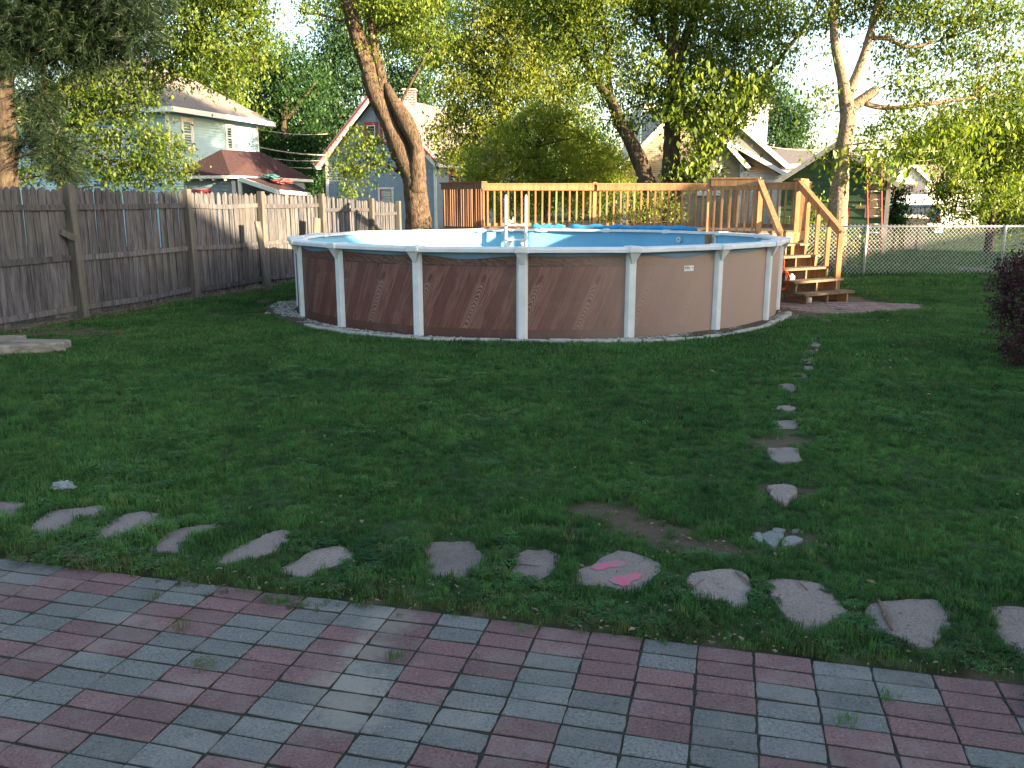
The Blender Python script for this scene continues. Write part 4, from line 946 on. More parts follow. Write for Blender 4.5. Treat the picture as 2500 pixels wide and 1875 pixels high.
# slate-blue gabled house with red trim
gA, gB = V((-9.55, 44.7, 0)), V((-3.75, 42.3, 0))
gh = thing("house", "slate-blue gabled house with red and white bargeboards and brick chimney", "house", (gA + gB) / 2)
gable_house(gh, gA, gB, 7.5, 0, 3.95, 7.0, M_slate, M_roofg, M_paint, .13, .45, trimw=.3, lip=M_redwood)
window(gh, gA, gB, (893, 306, 921, 345), M_redwood, M_paint, 1, .14); window(gh, gA, gB, (932, 306, 958, 345), M_redwood, M_paint, 1, .14); window(gh, gA, gB, (926, 462, 960, 500), M_paint, M_redwood, 0, .1)
bk = (gB - gA).normalized(); bk = V((-bk.y, bk.x, 0)); window(gh, gB, gB + bk * 7.5, (1096, 419, 1117, 445), M_redwood, M_redwood, 0, .08)
c = PY(1002, 300, 46.5); mb = MB(); mb.box(c.x - .32, c.x + .32, c.y - .3, c.y + .3, 5.2, PY(1002, 222, 46.5).z); me = mb.mesh("chimney", M_chim); uvmap(me, lambda q_: (q_.x * 1.0 + q_.y * .9, q_.z)); put("chimney", me, gh)
MB().box(c.x - .37, c.x + .37, c.y - .35, c.y + .35, PY(1002, 222, 46.5).z, PY(1002, 218, 46.5).z).build("chimney_cap", M_edge, gh)
wp0, wp1 = gB + bk * 4.2, gB + bk * 7.3          # cross gable on the right side
dd = (gB - gA).normalized(); q0, q1 = gB + bk * 3.2 + dd * 1.3, gB + bk * 7.0 + dd * 1.3
lapwall("wall", gh, q0, q1, 0, 3.6, M_slate, .13, (1.9, 5.4)); mid = (q0 + q1) / 2
for e in (q0, q1):
    mb = MB(); rr = mid + U * 5.5; ee = e + (e - mid).normalized() * .3 + U * 3.45; slab(mb, [rr + dd * .4, ee + dd * .4, ee - dd * 3, rr - dd * 3], .1); mb.build("roof", M_roofg, gh)
    MB().beam(rr + dd * .43 - U * .08, ee + dd * .43 - U * .08, .05, .2, U).build("bargeboard", M_paint, gh)

# tan brick house with white upper storey
tY = 36.0; th = thing("house", "tan brick house with steep white-trimmed gable and white upper storey", "house", (8, tY, 0))
tA, tB = V((PY(1530, 400, tY).x, tY + .3, 0)), V((PY(1812, 400, tY).x, tY, 0)); zE, zA = PY(1819, 396, tY).z, PY(1671, 243, tY).z
gable_house(th, tA, tB, 6, 0, zE, zA, M_tanbrick, M_roofg, M_paint, over=.3, brick=True, trimw=.17)
window(th, tA, tB, (1733, 411, 1754, 470), M_paint, M_paint, 1, .13); window(th, tA, tB, (1708, 411, 1729, 470), M_paint, M_paint, 1, .13)
uA, uB = V((PY(1566, 300, 38.5).x, 38.5, 0)), V((PY(1874, 300, 38.5).x, 38.5, 0)); uz = PY(1700, 258, 38.5).z
for a, b in ((uA, uB), (uB, uB + V((0, 6, 0))), (uA + V((0, 6, 0)), uA)): lapwall("wall", th, a, b, 3.2, uz, M_paint, .13)
mb = MB(); slab(mb, [(uA.x - .1, 38.4, uz), (uB.x + .1, 38.4, uz), (uB.x + .1, 41.5, uz + .35), (uA.x - .1, 41.5, uz + .35)], .12); mb.build("roof", M_roofg, th)
MB().beam((uA.x - .1, 38.36, uz - .05), (uB.x + .12, 38.36, uz - .05), .05, .2).build("fascia", M_paint, th)
# larger grey gable on the right and the white side wing below it
wA, wB = tB + V((.02, .5, 0)), V((PY(1935, 400, tY + .5).x, tY + .5, 0)); zw = PY(1900, 412, tY).z
lapwall("wall", th, wA, V((wB.x, wA.y, 0)), 0, PY(1900, 420, tY).z, M_paint, .2); mb = MB()
a, b = PY(1780, 340, tY + .3), PY(1918, 420, tY - .1); slab(mb, [a, b, b + V((0, 4.0, 0)), a + V((0, 4.0, 0))], .12); mb.build("roof", M_roofg, th); MB().beam(a + V((0, -.03, -.1)), b + V((0, -.03, -.1)), .05, .17, U).build("bargeboard", M_paint, th)
a1, b1 = PY(1805, 303, tY + 1.6), PY(1922, 406, tY + 1.6); MB().beam(a1, b1, .08, .2, U).build("bargeboard", M_paint, th)
pts = [PY(1745, 330, tY + 1.75), PY(1808, 300, tY + 1.75), PY(1918, 408, tY + 1.75), PY(1780, 408, tY + 1.75)]; MB().poly(pts[::-1]).build("gable_infill", M_grey, th)
mb = MB(); slab(mb, [a1, b1, b1 + V((0, 5, 0)), a1 + V((0, 5, 0))], .12); mb.build("roof", M_roofg, th)
# low roof further right
lh = thing("bungalow", "low house with mottled grey shingle roof beyond the tan brick house", "house", (14, 47, 0))
la, lb_ = PY(1890, 405, 46), PY(2010, 400, 46); mb = MB(); slab(mb, [la, lb_, lb_ + V((0, 3, 1.0)), la + V((0, 3, 1.0))], .12); mb.build("roof", M_roofg, lh); lapwall("wall", lh, (la.x, 46.3), (lb_.x, 46.3), 0, la.z - .05, M_paint, .15); MB().beam(la + V((0, -.05, -.05)), lb_ + V((0, -.05, -.05)), .06, .2).build("gutter", M_paint, lh)
lapwall("wall", lh, (lb_.x, 46.3), (lb_.x, 52), 0, la.z - .05, M_paint, .15)

# green garage
gY = 30.0; gg = thing("garage", "green clapboard garage with pale trim and bare patched boards", "garage", (11, gY, 0))
nA, nB = PY(1905, 440, gY + .7), PY(2172, 440, gY - .75); nA.z = nB.z = 0
gable_house(gg, nA, nB, 6, 0, PY(1905, 438, gY).z, PY(2036, 352, gY).z, M_green, M_roofg, simple("pale_grey_trim", (.45, .45, .42), None, 5), .26, .3, trimw=.16)
for x0, y0, x1, y1 in ((2089, 500, 2118, 509), (2124, 474, 2150, 508), (2112, 509, 2168, 532), (2122, 452, 2146, 462)):
    t0, za = onwall(x0, y0, nA, nB); t1, zb_ = onwall(x1, y1, nA, nB); nd = (nB - nA).normalized(); nn_ = V((nd.y, -nd.x, 0)) * .03; MB().beam(nA + nd * t0 + nn_ + V((0, 0, (za + zb_) / 2)), nA + nd * t1 + nn_ + V((0, 0, (za + zb_) / 2)), .012, za - zb_).build("bare_patch", M_tanpatch, gg)
MB().beam(nA + nd * 2.3 + nn_ * 1.5, nA + nd * 2.3 + nn_ * 1.5 + V((0, 0, 1.6)), .12, .03, nn_).build("downpipe", M_redwood, gg)
# ladder leaning on it
ld = thing("extension_ladder", "red-railed extension ladder leaning against the green garage", "ladder", PY(2140, 560, 29.2))
bl, br = V((PY(2127, 546, 28.2).x, 28.2, 0)), V((PY(2160, 546, 28.1).x, 28.1, 0)); tl, tr_ = PY(2116, 395, 29.25), PY(2152, 395, 29.1)
for a, b in ((bl, tl), (br, tr_)): MB().beam(a, b, .035, .08, (0, -1, .2)).build("rail", M_redfg, ld)
nr = int((tl - bl).length / .3)
for k in range(1, nr + 1):
    f = k / (nr + .6); MB().tube([bl.lerp(tl, f), br.lerp(tr_, f)], .018, 6).build("rung", M_metal, ld, True)

# white house far away, grey garage and dark car in front of it
wh = thing("house", "distant white gabled house with tan roof and paired small windows", "house", PY(2215, 480, 62))
hA, hB = V((PY(2170, 440, 62).x, 62, 0)), V((PY(2262, 440, 62).x, 62, 0)); gable_house(wh, hA, hB, 8, 0, PY(2200, 438, 62).z, PY(2216, 400, 62).z, M_paint, M_rooft, M_paint, .2, .4, trimw=.2)
window(wh, hA, hB, (2210, 427, 2219, 442), M_paint); window(wh, hA, hB, (2224, 427, 2233, 442), M_paint)
rA, rB = hB + V((.3, 1, 0)), hB + V((6, 1, 0)); mb = MB(); slab(mb, [PY(2235, 402, 64), PY(2300, 402, 64), PY(2320, 434, 62.2), PY(2266, 434, 62.2)], .15); mb.build("roof", M_rooft, wh); lapwall("wall", wh, (hB.x, 62.8), (hB.x + 4.5, 62.8), 0, 3.5, M_paint, .2)
sg = thing("garage", "small grey-roofed open garage before the distant white house", "garage", PY(2230, 500, 52))
sA, sB = PY(2166, 475, 52), PY(2268, 475, 52); mb = MB(); slab(mb, [sA, sB, PY(2255, 449, 56), PY(2180, 449, 56)], .15); mb.build("roof", M_roofg, sg); MB().beam(sA + V((0, -.05, -.1)), sB + V((0, -.05, -.1)), .06, .22).build("fascia", M_paint, sg)
sz = sA.z - .15; lapwall("wall", sg, (sA.x + .1, 52.3), (PY(2218, 480, 52).x, 52.3), 0, sz, M_slate, .2); lapwall("wall", sg, (PY(2263, 480, 52).x, 52.3), (sB.x + 1.2, 52.3), 0, sz, M_paint, .2); MB().box(sA.x, sB.x, 56.2, 56.3, 0, sz).build("back_wall", M_dark, sg)
cr = thing("parked_car", "dark car parked rear-out in the small open garage", "car", PY(2240, 520, 51.5))
ccx = PY(2241, 500, 51.5).x; Wc = 1.15; prof = [(0, .35), (0, .85), (.06, 1.0), (.35, 1.55), (.6, 1.68), (2.6, 1.68), (3.2, 1.1), (4.3, .95), (4.3, .35)]
mb = MB(); n = len(prof); mb.v = [(ccx - Wc, 50.8 + y, z) for y, z in prof] + [(ccx + Wc, 50.8 + y, z) for y, z in prof]; mb.f = [tuple(range(n))[::-1], tuple(range(n, 2 * n))] + [(i, (i + 1) % n, (i + 1) % n + n, i + n) for i in range(n)]
body = mb.build("body", M_carp, cr); bv = body.modifiers.new("b", 'BEVEL'); bv.width = .08; bv.segments = 3
MB().poly([(ccx - .95, 50.84, 1.06), (ccx + .95, 50.84, 1.06), (ccx + .8, 51.1, 1.5), (ccx - .8, 51.1, 1.5)]).build("rear_window", M_glass, cr); MB().box(ccx - Wc, ccx + Wc, 50.62, 50.8, .42, .62).build("bumper", M_metal, cr); MB().box(ccx - .2, ccx + .2, 50.76, 50.79, .7, .84).build("number_plate", M_paint, cr)
for s_ in (-1, 1):
    MB().box(ccx + s_ * .98 - .1, ccx + s_ * .98 + .1, 50.74, 50.8, .75, 1.0).build("tail_light", M_redwood, cr)
    for yy in (51.6, 54.2): MB().tube([(ccx + s_ * .85, yy, .33), (ccx + s_ * 1.1, yy, .33)], .33, 16).build("wheel", M_bin, cr)
wb = thing("wheelie_bin", "dark wheeled rubbish bins with pale lids beyond the chain-link fence", "bin", PY(2230, 560, 34))
for i, (px0, px1, py) in enumerate(((2204, 2236, 531), (2236, 2258, 533))):
    q0, q1 = PY(px0, py, 34), PY(px1, py, 34); m_ = (q0 + q1) / 2; hw = (q1.x - q0.x) / 2
    mb = MB(); mb.hexa([(m_.x + s * hw * f, 34 + t * .3 * f, z) for z, f in ((0, .8), (m_.z, 1)) for s, t in ((-1, -1), (1, -1), (1, 1), (-1, 1))]); mb.build("body", M_bin, wb)
    mb = MB(); mb.hexa([(m_.x + s * (hw + .03), 34 + t * .34, m_.z + z + (.08 if t > 0 else 0)) for z in (.0, .06) for s, t in ((-1, -1), (1, -1), (1, 1), (-1, 1))]); mb.build("lid", M_metal, wb)
    MB().tube([(m_.x - hw * .8, 34.3, .1), (m_.x + hw * .8, 34.3, .1)], .1, 10).build("wheel", M_bin, wb)

# wires
for i, (a, b, lb) in enumerate((((628, 315, 40), (800, 327, 44), "topmost wire slung from the blue house eave"), ((600, 352, 40), (800, 379, 44), "thick second wire below the blue house eave"), ((620, 378, 40), (780, 392, 44), "third wire running over the garage roof"), ((640, 392, 40), (760, 410, 44), "lowest thin wire just above the garage roof"),
                                ((1872, 357, 44), (2020, 363, 46), "pale wire between the white upper storey and the green garage"), ((2085, 366, 48), (2330, 366, 50), "upper pale wire behind the green garage and far trees"), ((2220, 388, 50), (2290, 386, 50), "lower thin wire above the distant white house"))):
    p, q = PY(*a), PY(*b); o = MB().tube([p.lerp(q, t / 6) - V((0, 0, .12 * math.sin(math.pi * t / 6))) for t in range(7)], .02 if i != 1 else .035, 5).build("overhead_wire", simple("wire_sheath", (.4, .37, .33), None, 5), None, True); tag(o, lb, "wire", "overhead wires")

# ------------------------------------------------------------------ trees and shrubs
def leafmesh(name, blobs, mat, leaf, per_cluster=16, spread=None, seed=0, droop=.35, aspect=.55, shell=.45):
    """blobs: (centre, radius_xyz, count). Leaves are folded kites gathered in small sprays."""
    r = np.random.default_rng(seed); C, T = [], []
    for c, rad, n in blobs:
        nc = max(3, int(n / per_cluster)); d = r.normal(size=(nc, 3)); d /= np.linalg.norm(d, axis=1)[:, None] + 1e-9
        rr = (shell * .6 + (1.08 - shell * .6) * r.random(nc) ** .6)[:, None]; cc = np.array(c)[None] + d * rr * np.array(rad)[None]
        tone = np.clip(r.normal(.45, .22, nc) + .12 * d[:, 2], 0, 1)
        sp = spread or leaf * 2.6
        hd = d * np.array([1, 1, .25]) + r.normal(0, .45, (nc, 3)) + np.array([0, 0, -.25]); hd /= np.linalg.norm(hd, axis=1)[:, None]      # each spray: long, flat, drooping outwards
        ac = np.cross(hd, np.array([0, 0, 1.0])); ac /= np.linalg.norm(ac, axis=1)[:, None] + 1e-9; vt = np.cross(ac, hd); rp = lambda q_: np.repeat(q_, per_cluster, 0); g3 = r.normal(size=(nc * per_cluster, 3))
        L = rp(hd) * g3[:, :1] * sp * .95 + rp(ac) * g3[:, 1:2] * sp * .6 + rp(vt) * g3[:, 2:] * sp * .3 + np.repeat(cc, per_cluster, 0) + r.normal(size=(nc * per_cluster, 3)) * 0
        C.append(L); T.append(np.clip(np.repeat(tone, per_cluster) + r.normal(0, .12, len(L)), 0, 1))
    C, T = np.concatenate(C), np.concatenate(T); n = len(C)
    az = r.uniform(0, 2 * np.pi, n); el = -droop - .35 + r.normal(0, .5, n)
    ax = np.stack([np.cos(az) * np.cos(el), np.sin(az) * np.cos(el), np.sin(el)], -1)
    sd = np.cross(ax, np.array([0, 0, 1.0]) + r.normal(0, .35, (n, 3))); sd /= np.linalg.norm(sd, axis=1)[:, None] + 1e-9; nm = np.cross(sd, ax)
    ln = leaf * r.uniform(.45, 1.25, n)[:, None]; wd = ln * aspect * .5
    v = np.stack([C - ax * ln * .5, C + sd * wd - ax * ln * .05 + nm * wd * .35, C + ax * ln * .5 - nm * ln * .12, C - sd * wd - ax * ln * .05 + nm * wd * .35], 1).reshape(-1, 3)
    me = bpy.data.meshes.new(name); me.vertices.add(4 * n); me.vertices.foreach_set('co', v.astype('f').ravel()); fill_mesh(me, np.arange(4 * n).reshape(n, 4))
    a = me.attributes.new('tone', 'FLOAT', 'POINT'); a.data.foreach_set('value', np.repeat(T, 4).astype('f')); me.materials.append(mat); return me
def needlemesh(name, blobs, mat, length, seed=0):
    r = np.random.default_rng(seed); C, D, T = [], [], []
    for c, rad, n in blobs:
        per = 26; nc = max(3, n // per); d = r.normal(size=(nc, 3)); d /= np.linalg.norm(d, axis=1)[:, None]; rr = (.15 + .9 * r.random(nc) ** .6)[:, None]
        cc = np.array(c) + d * rr * np.array(rad); td = d * np.array([1, 1, .3]) + r.normal(0, .3, (nc, 3)) + np.array([0, 0, -.35]); td /= np.linalg.norm(td, axis=1)[:, None]
        tone = np.clip(r.normal(.4, .25, nc), 0, 1)
        nd = np.repeat(td, per, 0) + r.normal(0, .5, (nc * per, 3)); nd /= np.linalg.norm(nd, axis=1)[:, None]
        C.append(np.repeat(cc, per, 0) + np.repeat(td, per, 0) * r.uniform(-.12, .12, (nc * per, 1))); D.append(nd); T.append(np.repeat(tone, per))
    C, D, T = np.concatenate(C), np.concatenate(D), np.concatenate(T); n = len(C); s = np.cross(D, r.normal(size=(n, 3))); s /= np.linalg.norm(s, axis=1)[:, None]; s *= .0045
    ln = length * r.uniform(.7, 1.2, (n, 1)); v = np.stack([C - s, C + s, C + D * ln], 1).reshape(-1, 3)
    me = bpy.data.meshes.new(name); me.vertices.add(3 * n); me.vertices.foreach_set('co', v.astype('f').ravel()); fill_mesh(me, np.arange(3 * n).reshape(n, 3))
    a = me.attributes.new('tone', 'FLOAT', 'POINT'); a.data.foreach_set('value', np.repeat(T, 3).astype('f')); me.materials.append(mat); return me

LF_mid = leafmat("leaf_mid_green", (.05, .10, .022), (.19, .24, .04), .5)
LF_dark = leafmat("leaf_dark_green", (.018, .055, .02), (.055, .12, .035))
LF_yel = leafmat("leaf_yellow_green", (.085, .125, .025), (.25, .28, .05))
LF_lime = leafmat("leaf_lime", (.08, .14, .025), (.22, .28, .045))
LF_bush = leafmat("leaf_lime_sunlit", (.13, .19, .03), (.32, .36, .06), .5)  # brighter leaf copy, sunlight missing on the round bush put into its colour
LF_blue = leafmat("leaf_blue_green", (.03, .075, .04), (.065, .13, .06))
LF_pur = leafmat("leaf_purple", (.022, .010, .014), (.10, .034, .045), .25, (1.2, .7, .8))
LF_pine = leafmat("pine_needle", (.004, .014, .006), (.020, .036, .013), .12)

def smoothpath(pts, n=4):
    out = []
    for i in range(len(pts) - 1):
        p0, p1, p2, p3 = pts[max(i - 1, 0)], pts[i], pts[i + 1], pts[min(i + 2, len(pts) - 1)]
        for k in range(n):
            t = k / n; out.append(tuple(.5 * (2 * b + (c - a) * t + (2 * a - 5 * b + 4 * c - d) * t * t + (3 * b - a - 3 * c + d) * t ** 3) for a, b, c, d in zip(p0, p1, p2, p3)))
    return out + [tuple(pts[-1])]
def tree(name, label, Y, trunks, blobs, leafm, bark, leaf=.12, dens=600, group=None, seed=0, depth=1.0, needle=False, per=30, droop=.35, twigs=True, shell=.45, aspect=.55, low=None):
    """trunks: lists of (px, py, radius_px[, dy]); blobs: (px, py, radius_px[, dy]) at distance Y"""
    k = Y / F; b0 = PY(trunks[0][0][0], trunks[0][0][1], Y); root = thing(name, label, "tree" if 'tree' in name else "shrub", (b0.x, b0.y, 0), group)
    skel = []; mb = MB(); rs = random.Random(seed)
    for ti, tr in enumerate(trunks):
        pts = []
        for q in smoothpath([tuple(p) + ((0,) if len(p) == 3 else ()) for p in tr]):
            p = PY(q[0], q[1], Y + q[3]); pts.append((p.x, p.y, p.z, max(q[2], .8) * k))
        if ti == 0: pts = [(pts[0][0], pts[0][1], -.1, pts[0][3] * 1.25)] + ([(pts[0][0], pts[0][1], min(.35, pts[0][2] * .5), pts[0][3] * 1.05)] if pts[0][2] > .5 else []) + pts
        mb.tube([p[:3] for p in pts], [p[3] for p in pts], 14, True, .06); skel += [V(p[:3]) for p in pts]
    B = []; lb = mb
    for q in blobs:
        dy = q[3] if len(q) > 3 else rs.uniform(-1, 1) * q[2] * k * .8; c = PY(q[0], q[1], Y + dy); R = q[2] * k * (Y + dy) / Y
        B.append((tuple(c), (R, R * depth, R * .85), int(math.pi * R * R * dens * 1.7)))
        if twigs and skel:
            s = min(skel, key=lambda p: (p - c).length + max(0, p.z - c.z) * 1.5); m = s.lerp(c, .5) + V((rs.uniform(-.2, .2), rs.uniform(-.2, .2), rs.uniform(.0, .25))) * R
            dist = (c - s).length; r0 = min(.09, .012 + .011 * dist); lb.tube([s, m, c], [r0, r0 * .6, r0 * .3], 6)
            for _ in range(5):
                d = V((rs.gauss(0, 1), rs.gauss(0, 1), rs.gauss(.1, .7))).normalized(); st = m.lerp(c, rs.random() * .9); lb.tube([st, st.lerp(c + d * R, .55) + V((0, 0, .05)), c + d * R * .95], [r0 * .35, r0 * .22, .004], 4)
    lb.build("trunk", bark, root, True)
    me = needlemesh("crown", [(c, r_, n * 6) for c, r_, n in B], leafm, .15, seed) if needle else leafmesh("crown", B, leafm, leaf, per, None, seed, droop, aspect, shell)
    put("crown", me, root)
    if low:                                                # low boughs with bigger hanging leaves, sunlight put into their lime colour
        B2 = []
        for x, y, rp, dy in low:
            c = PY(x, y, Y + dy); R = rp * (Y + dy) / F; B2.append((tuple(c), (R, R, R * .8), int(math.pi * R * R * 330)))
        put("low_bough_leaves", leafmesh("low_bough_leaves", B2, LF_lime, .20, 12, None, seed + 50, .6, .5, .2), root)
    return root

# pine at the fence, far left
tree("pine_tree", "tall dark pine with bare lower trunk beyond the wooden fence", 16.5, [[(18, 470, 24), (14, 300, 22), (8, 120, 19), (4, -80, 15), (2, -300, 9)], [(14, 160, 5), (90, 60, 4), (240, 40, 2)], [(10, 60, 5), (120, -20, 4), (300, 10, 2)], [(12, 230, 4), (60, 150, 3), (120, 120, 1)]],
     [(60, 40, 95), (170, 30, 100), (290, 40, 80), (340, 90, 60), (120, 130, 80), (215, 120, 70), (30, 150, 60), (300, -60, 120), (100, -80, 140), (60, -220, 140), (95, 300, 45), (140, 370, 55), (165, 420, 42), (90, 240, 55), (60, 350, 40), (230, 60, 90), (140, 60, 90), (60, 100, 80)], LF_pine, M_barkdark, dens=700, seed=1, needle=True, depth=1.3)
# boxelder over the fence in front of the blue house
tree("boxelder_tree", "loose leafy tree with drooping boughs hiding the pale blue house", 24, [[(150, 470, 9), (140, 330, 8), (112, 220, 7), (105, 100, 6), (130, -60, 5)], [(112, 240, 5), (250, 190, 4), (380, 150, 3), (430, 130, 2)], [(140, 350, 5), (210, 365, 4), (290, 400, 2)], [(140, 320, 5), (240, 280, 3), (330, 270, 2)], [(110, 150, 5), (300, 60, 4), (520, 10, 3)]],
     [(110, 240, 55), (180, 225, 60), (250, 210, 55), (60, 290, 50), (200, 300, 40), (300, 285, 42), (260, 340, 34), (330, 340, 38), (385, 345, 42), (350, 400, 45), (420, 420, 40), (300, 420, 36), (430, 375, 36), (235, 350, 24), (200, 400, 30), (370, 110, 60), (440, 80, 80), (520, 60, 80), (590, 30, 70), (480, 150, 62), (545, 130, 50), (560, 200, 36), (400, 190, 40), (330, 200, 50), (230, 260, 44), (160, 330, 40), (120, 400, 40), (60, 430, 40), (240, 400, 34), (270, 450, 30), (180, 450, 30), (360, 440, 34), (330, 240, 36), (620, 90, 40), (640, 150, 30), (420, -60, 120), (560, -60, 110), (250, 120, 70)],
     LF_mid, M_bark, .13, 430, seed=2, per=26)
# big trees behind, left of the gabled house
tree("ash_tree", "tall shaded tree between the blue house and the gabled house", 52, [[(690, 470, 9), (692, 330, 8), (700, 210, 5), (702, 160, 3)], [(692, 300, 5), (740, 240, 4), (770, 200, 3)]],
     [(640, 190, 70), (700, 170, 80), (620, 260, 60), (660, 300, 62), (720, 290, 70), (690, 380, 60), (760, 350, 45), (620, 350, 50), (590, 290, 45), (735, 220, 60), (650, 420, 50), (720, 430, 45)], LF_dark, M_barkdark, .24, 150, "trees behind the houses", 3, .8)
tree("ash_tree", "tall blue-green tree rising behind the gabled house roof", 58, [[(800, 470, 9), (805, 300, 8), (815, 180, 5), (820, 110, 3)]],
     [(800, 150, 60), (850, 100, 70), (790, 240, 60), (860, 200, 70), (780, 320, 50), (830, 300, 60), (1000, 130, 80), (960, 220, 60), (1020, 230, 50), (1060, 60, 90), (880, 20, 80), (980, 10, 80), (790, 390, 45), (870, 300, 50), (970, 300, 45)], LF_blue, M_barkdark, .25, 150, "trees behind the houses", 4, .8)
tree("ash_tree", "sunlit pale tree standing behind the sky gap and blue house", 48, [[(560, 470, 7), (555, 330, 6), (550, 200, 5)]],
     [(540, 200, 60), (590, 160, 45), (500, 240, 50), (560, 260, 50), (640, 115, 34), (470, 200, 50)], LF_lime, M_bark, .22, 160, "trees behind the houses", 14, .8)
# leaning double trunk at the end of the fence
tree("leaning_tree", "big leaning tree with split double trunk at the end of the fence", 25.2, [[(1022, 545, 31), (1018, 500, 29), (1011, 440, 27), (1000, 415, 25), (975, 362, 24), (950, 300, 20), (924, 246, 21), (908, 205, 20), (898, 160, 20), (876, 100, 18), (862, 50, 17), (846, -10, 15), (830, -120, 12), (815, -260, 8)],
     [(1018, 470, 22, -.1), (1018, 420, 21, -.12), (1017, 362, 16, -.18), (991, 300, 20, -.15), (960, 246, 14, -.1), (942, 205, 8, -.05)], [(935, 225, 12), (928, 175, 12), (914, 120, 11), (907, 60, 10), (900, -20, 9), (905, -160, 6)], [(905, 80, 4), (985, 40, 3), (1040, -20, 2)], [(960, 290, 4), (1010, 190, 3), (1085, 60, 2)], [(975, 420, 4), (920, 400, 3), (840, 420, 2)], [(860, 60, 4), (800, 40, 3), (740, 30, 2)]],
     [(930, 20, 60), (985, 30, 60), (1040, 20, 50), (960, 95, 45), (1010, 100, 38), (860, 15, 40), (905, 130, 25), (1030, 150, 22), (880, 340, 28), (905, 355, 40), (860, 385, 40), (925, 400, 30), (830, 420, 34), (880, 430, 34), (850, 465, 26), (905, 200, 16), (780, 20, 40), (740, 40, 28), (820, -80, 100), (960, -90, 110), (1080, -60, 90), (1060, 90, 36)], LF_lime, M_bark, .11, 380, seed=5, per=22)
# sunlit maple in the middle and the round bush below it
tree("maple_tree", "golden sunlit maple behind the deck", 36, [[(1215, 470, 10), (1220, 330, 8), (1230, 180, 6), (1240, 40, 4)], [(1225, 250, 5), (1160, 170, 4), (1100, 120, 2)], [(1222, 290, 5), (1300, 200, 4), (1350, 140, 2)]],
     [(1180, 70, 70), (1250, 40, 75), (1120, 140, 62), (1190, 150, 70), (1260, 130, 66), (1320, 90, 70), (1110, 220, 58), (1180, 230, 60), (1250, 220, 64), (1310, 200, 58), (1120, 290, 46), (1180, 310, 50), (1240, 300, 48), (1360, 160, 60), (1330, 270, 50), (1150, 355, 40), (1390, 230, 50), (1080, 330, 36), (1400, 60, 70), (1220, -60, 120), (1360, -50, 110), (1380, 310, 50), (1420, 380, 50), (1100, 390, 40)], LF_yel, M_barkdark, .15, 380, seed=6)
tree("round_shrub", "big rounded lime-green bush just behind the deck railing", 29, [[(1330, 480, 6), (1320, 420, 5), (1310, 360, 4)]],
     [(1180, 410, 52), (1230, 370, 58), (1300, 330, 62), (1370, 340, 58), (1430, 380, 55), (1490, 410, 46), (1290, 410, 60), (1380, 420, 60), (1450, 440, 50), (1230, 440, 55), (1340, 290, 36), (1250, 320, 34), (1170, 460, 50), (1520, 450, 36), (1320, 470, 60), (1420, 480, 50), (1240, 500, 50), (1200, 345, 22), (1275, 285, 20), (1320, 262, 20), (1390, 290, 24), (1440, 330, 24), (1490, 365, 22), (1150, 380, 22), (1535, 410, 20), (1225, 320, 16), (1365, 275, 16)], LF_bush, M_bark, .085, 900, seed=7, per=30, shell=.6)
# dark multi-stem trees behind the deck
tree("maple_tree", "dark forked trunk curving away to the fence side behind the deck", 25.6, [[(1588, 470, 24), (1577, 440, 21), (1568, 410, 19), (1545, 355, 17), (1513, 297, 14), (1490, 240, 12), (1470, 215, 11), (1437, 163, 10), (1400, 98, 9), (1352, 46, 8), (1325, -10, 7), (1270, -140, 5)], [(1490, 235, 8), (1487, 200, 7), (1484, 125, 6), (1474, 60, 6), (1462, -10, 5), (1450, -140, 3)], [(1420, 135, 6), (1370, 105, 5), (1330, 85, 3)]],
     [(1340, 20, 60), (1400, 40, 66), (1460, 30, 62), (1370, 110, 46), (1440, 120, 56), (1500, 100, 50), (1480, 180, 44), (1530, 170, 44), (1420, 200, 40), (1545, 240, 36), (1520, 290, 32), (1550, 310, 28), (1470, 250, 32), (1400, -70, 110), (1520, -70, 110), (1290, -40, 90), (1440, 290, 26)], LF_mid, M_barkdark, .12, 480, "trees behind the deck", 8, per=26)
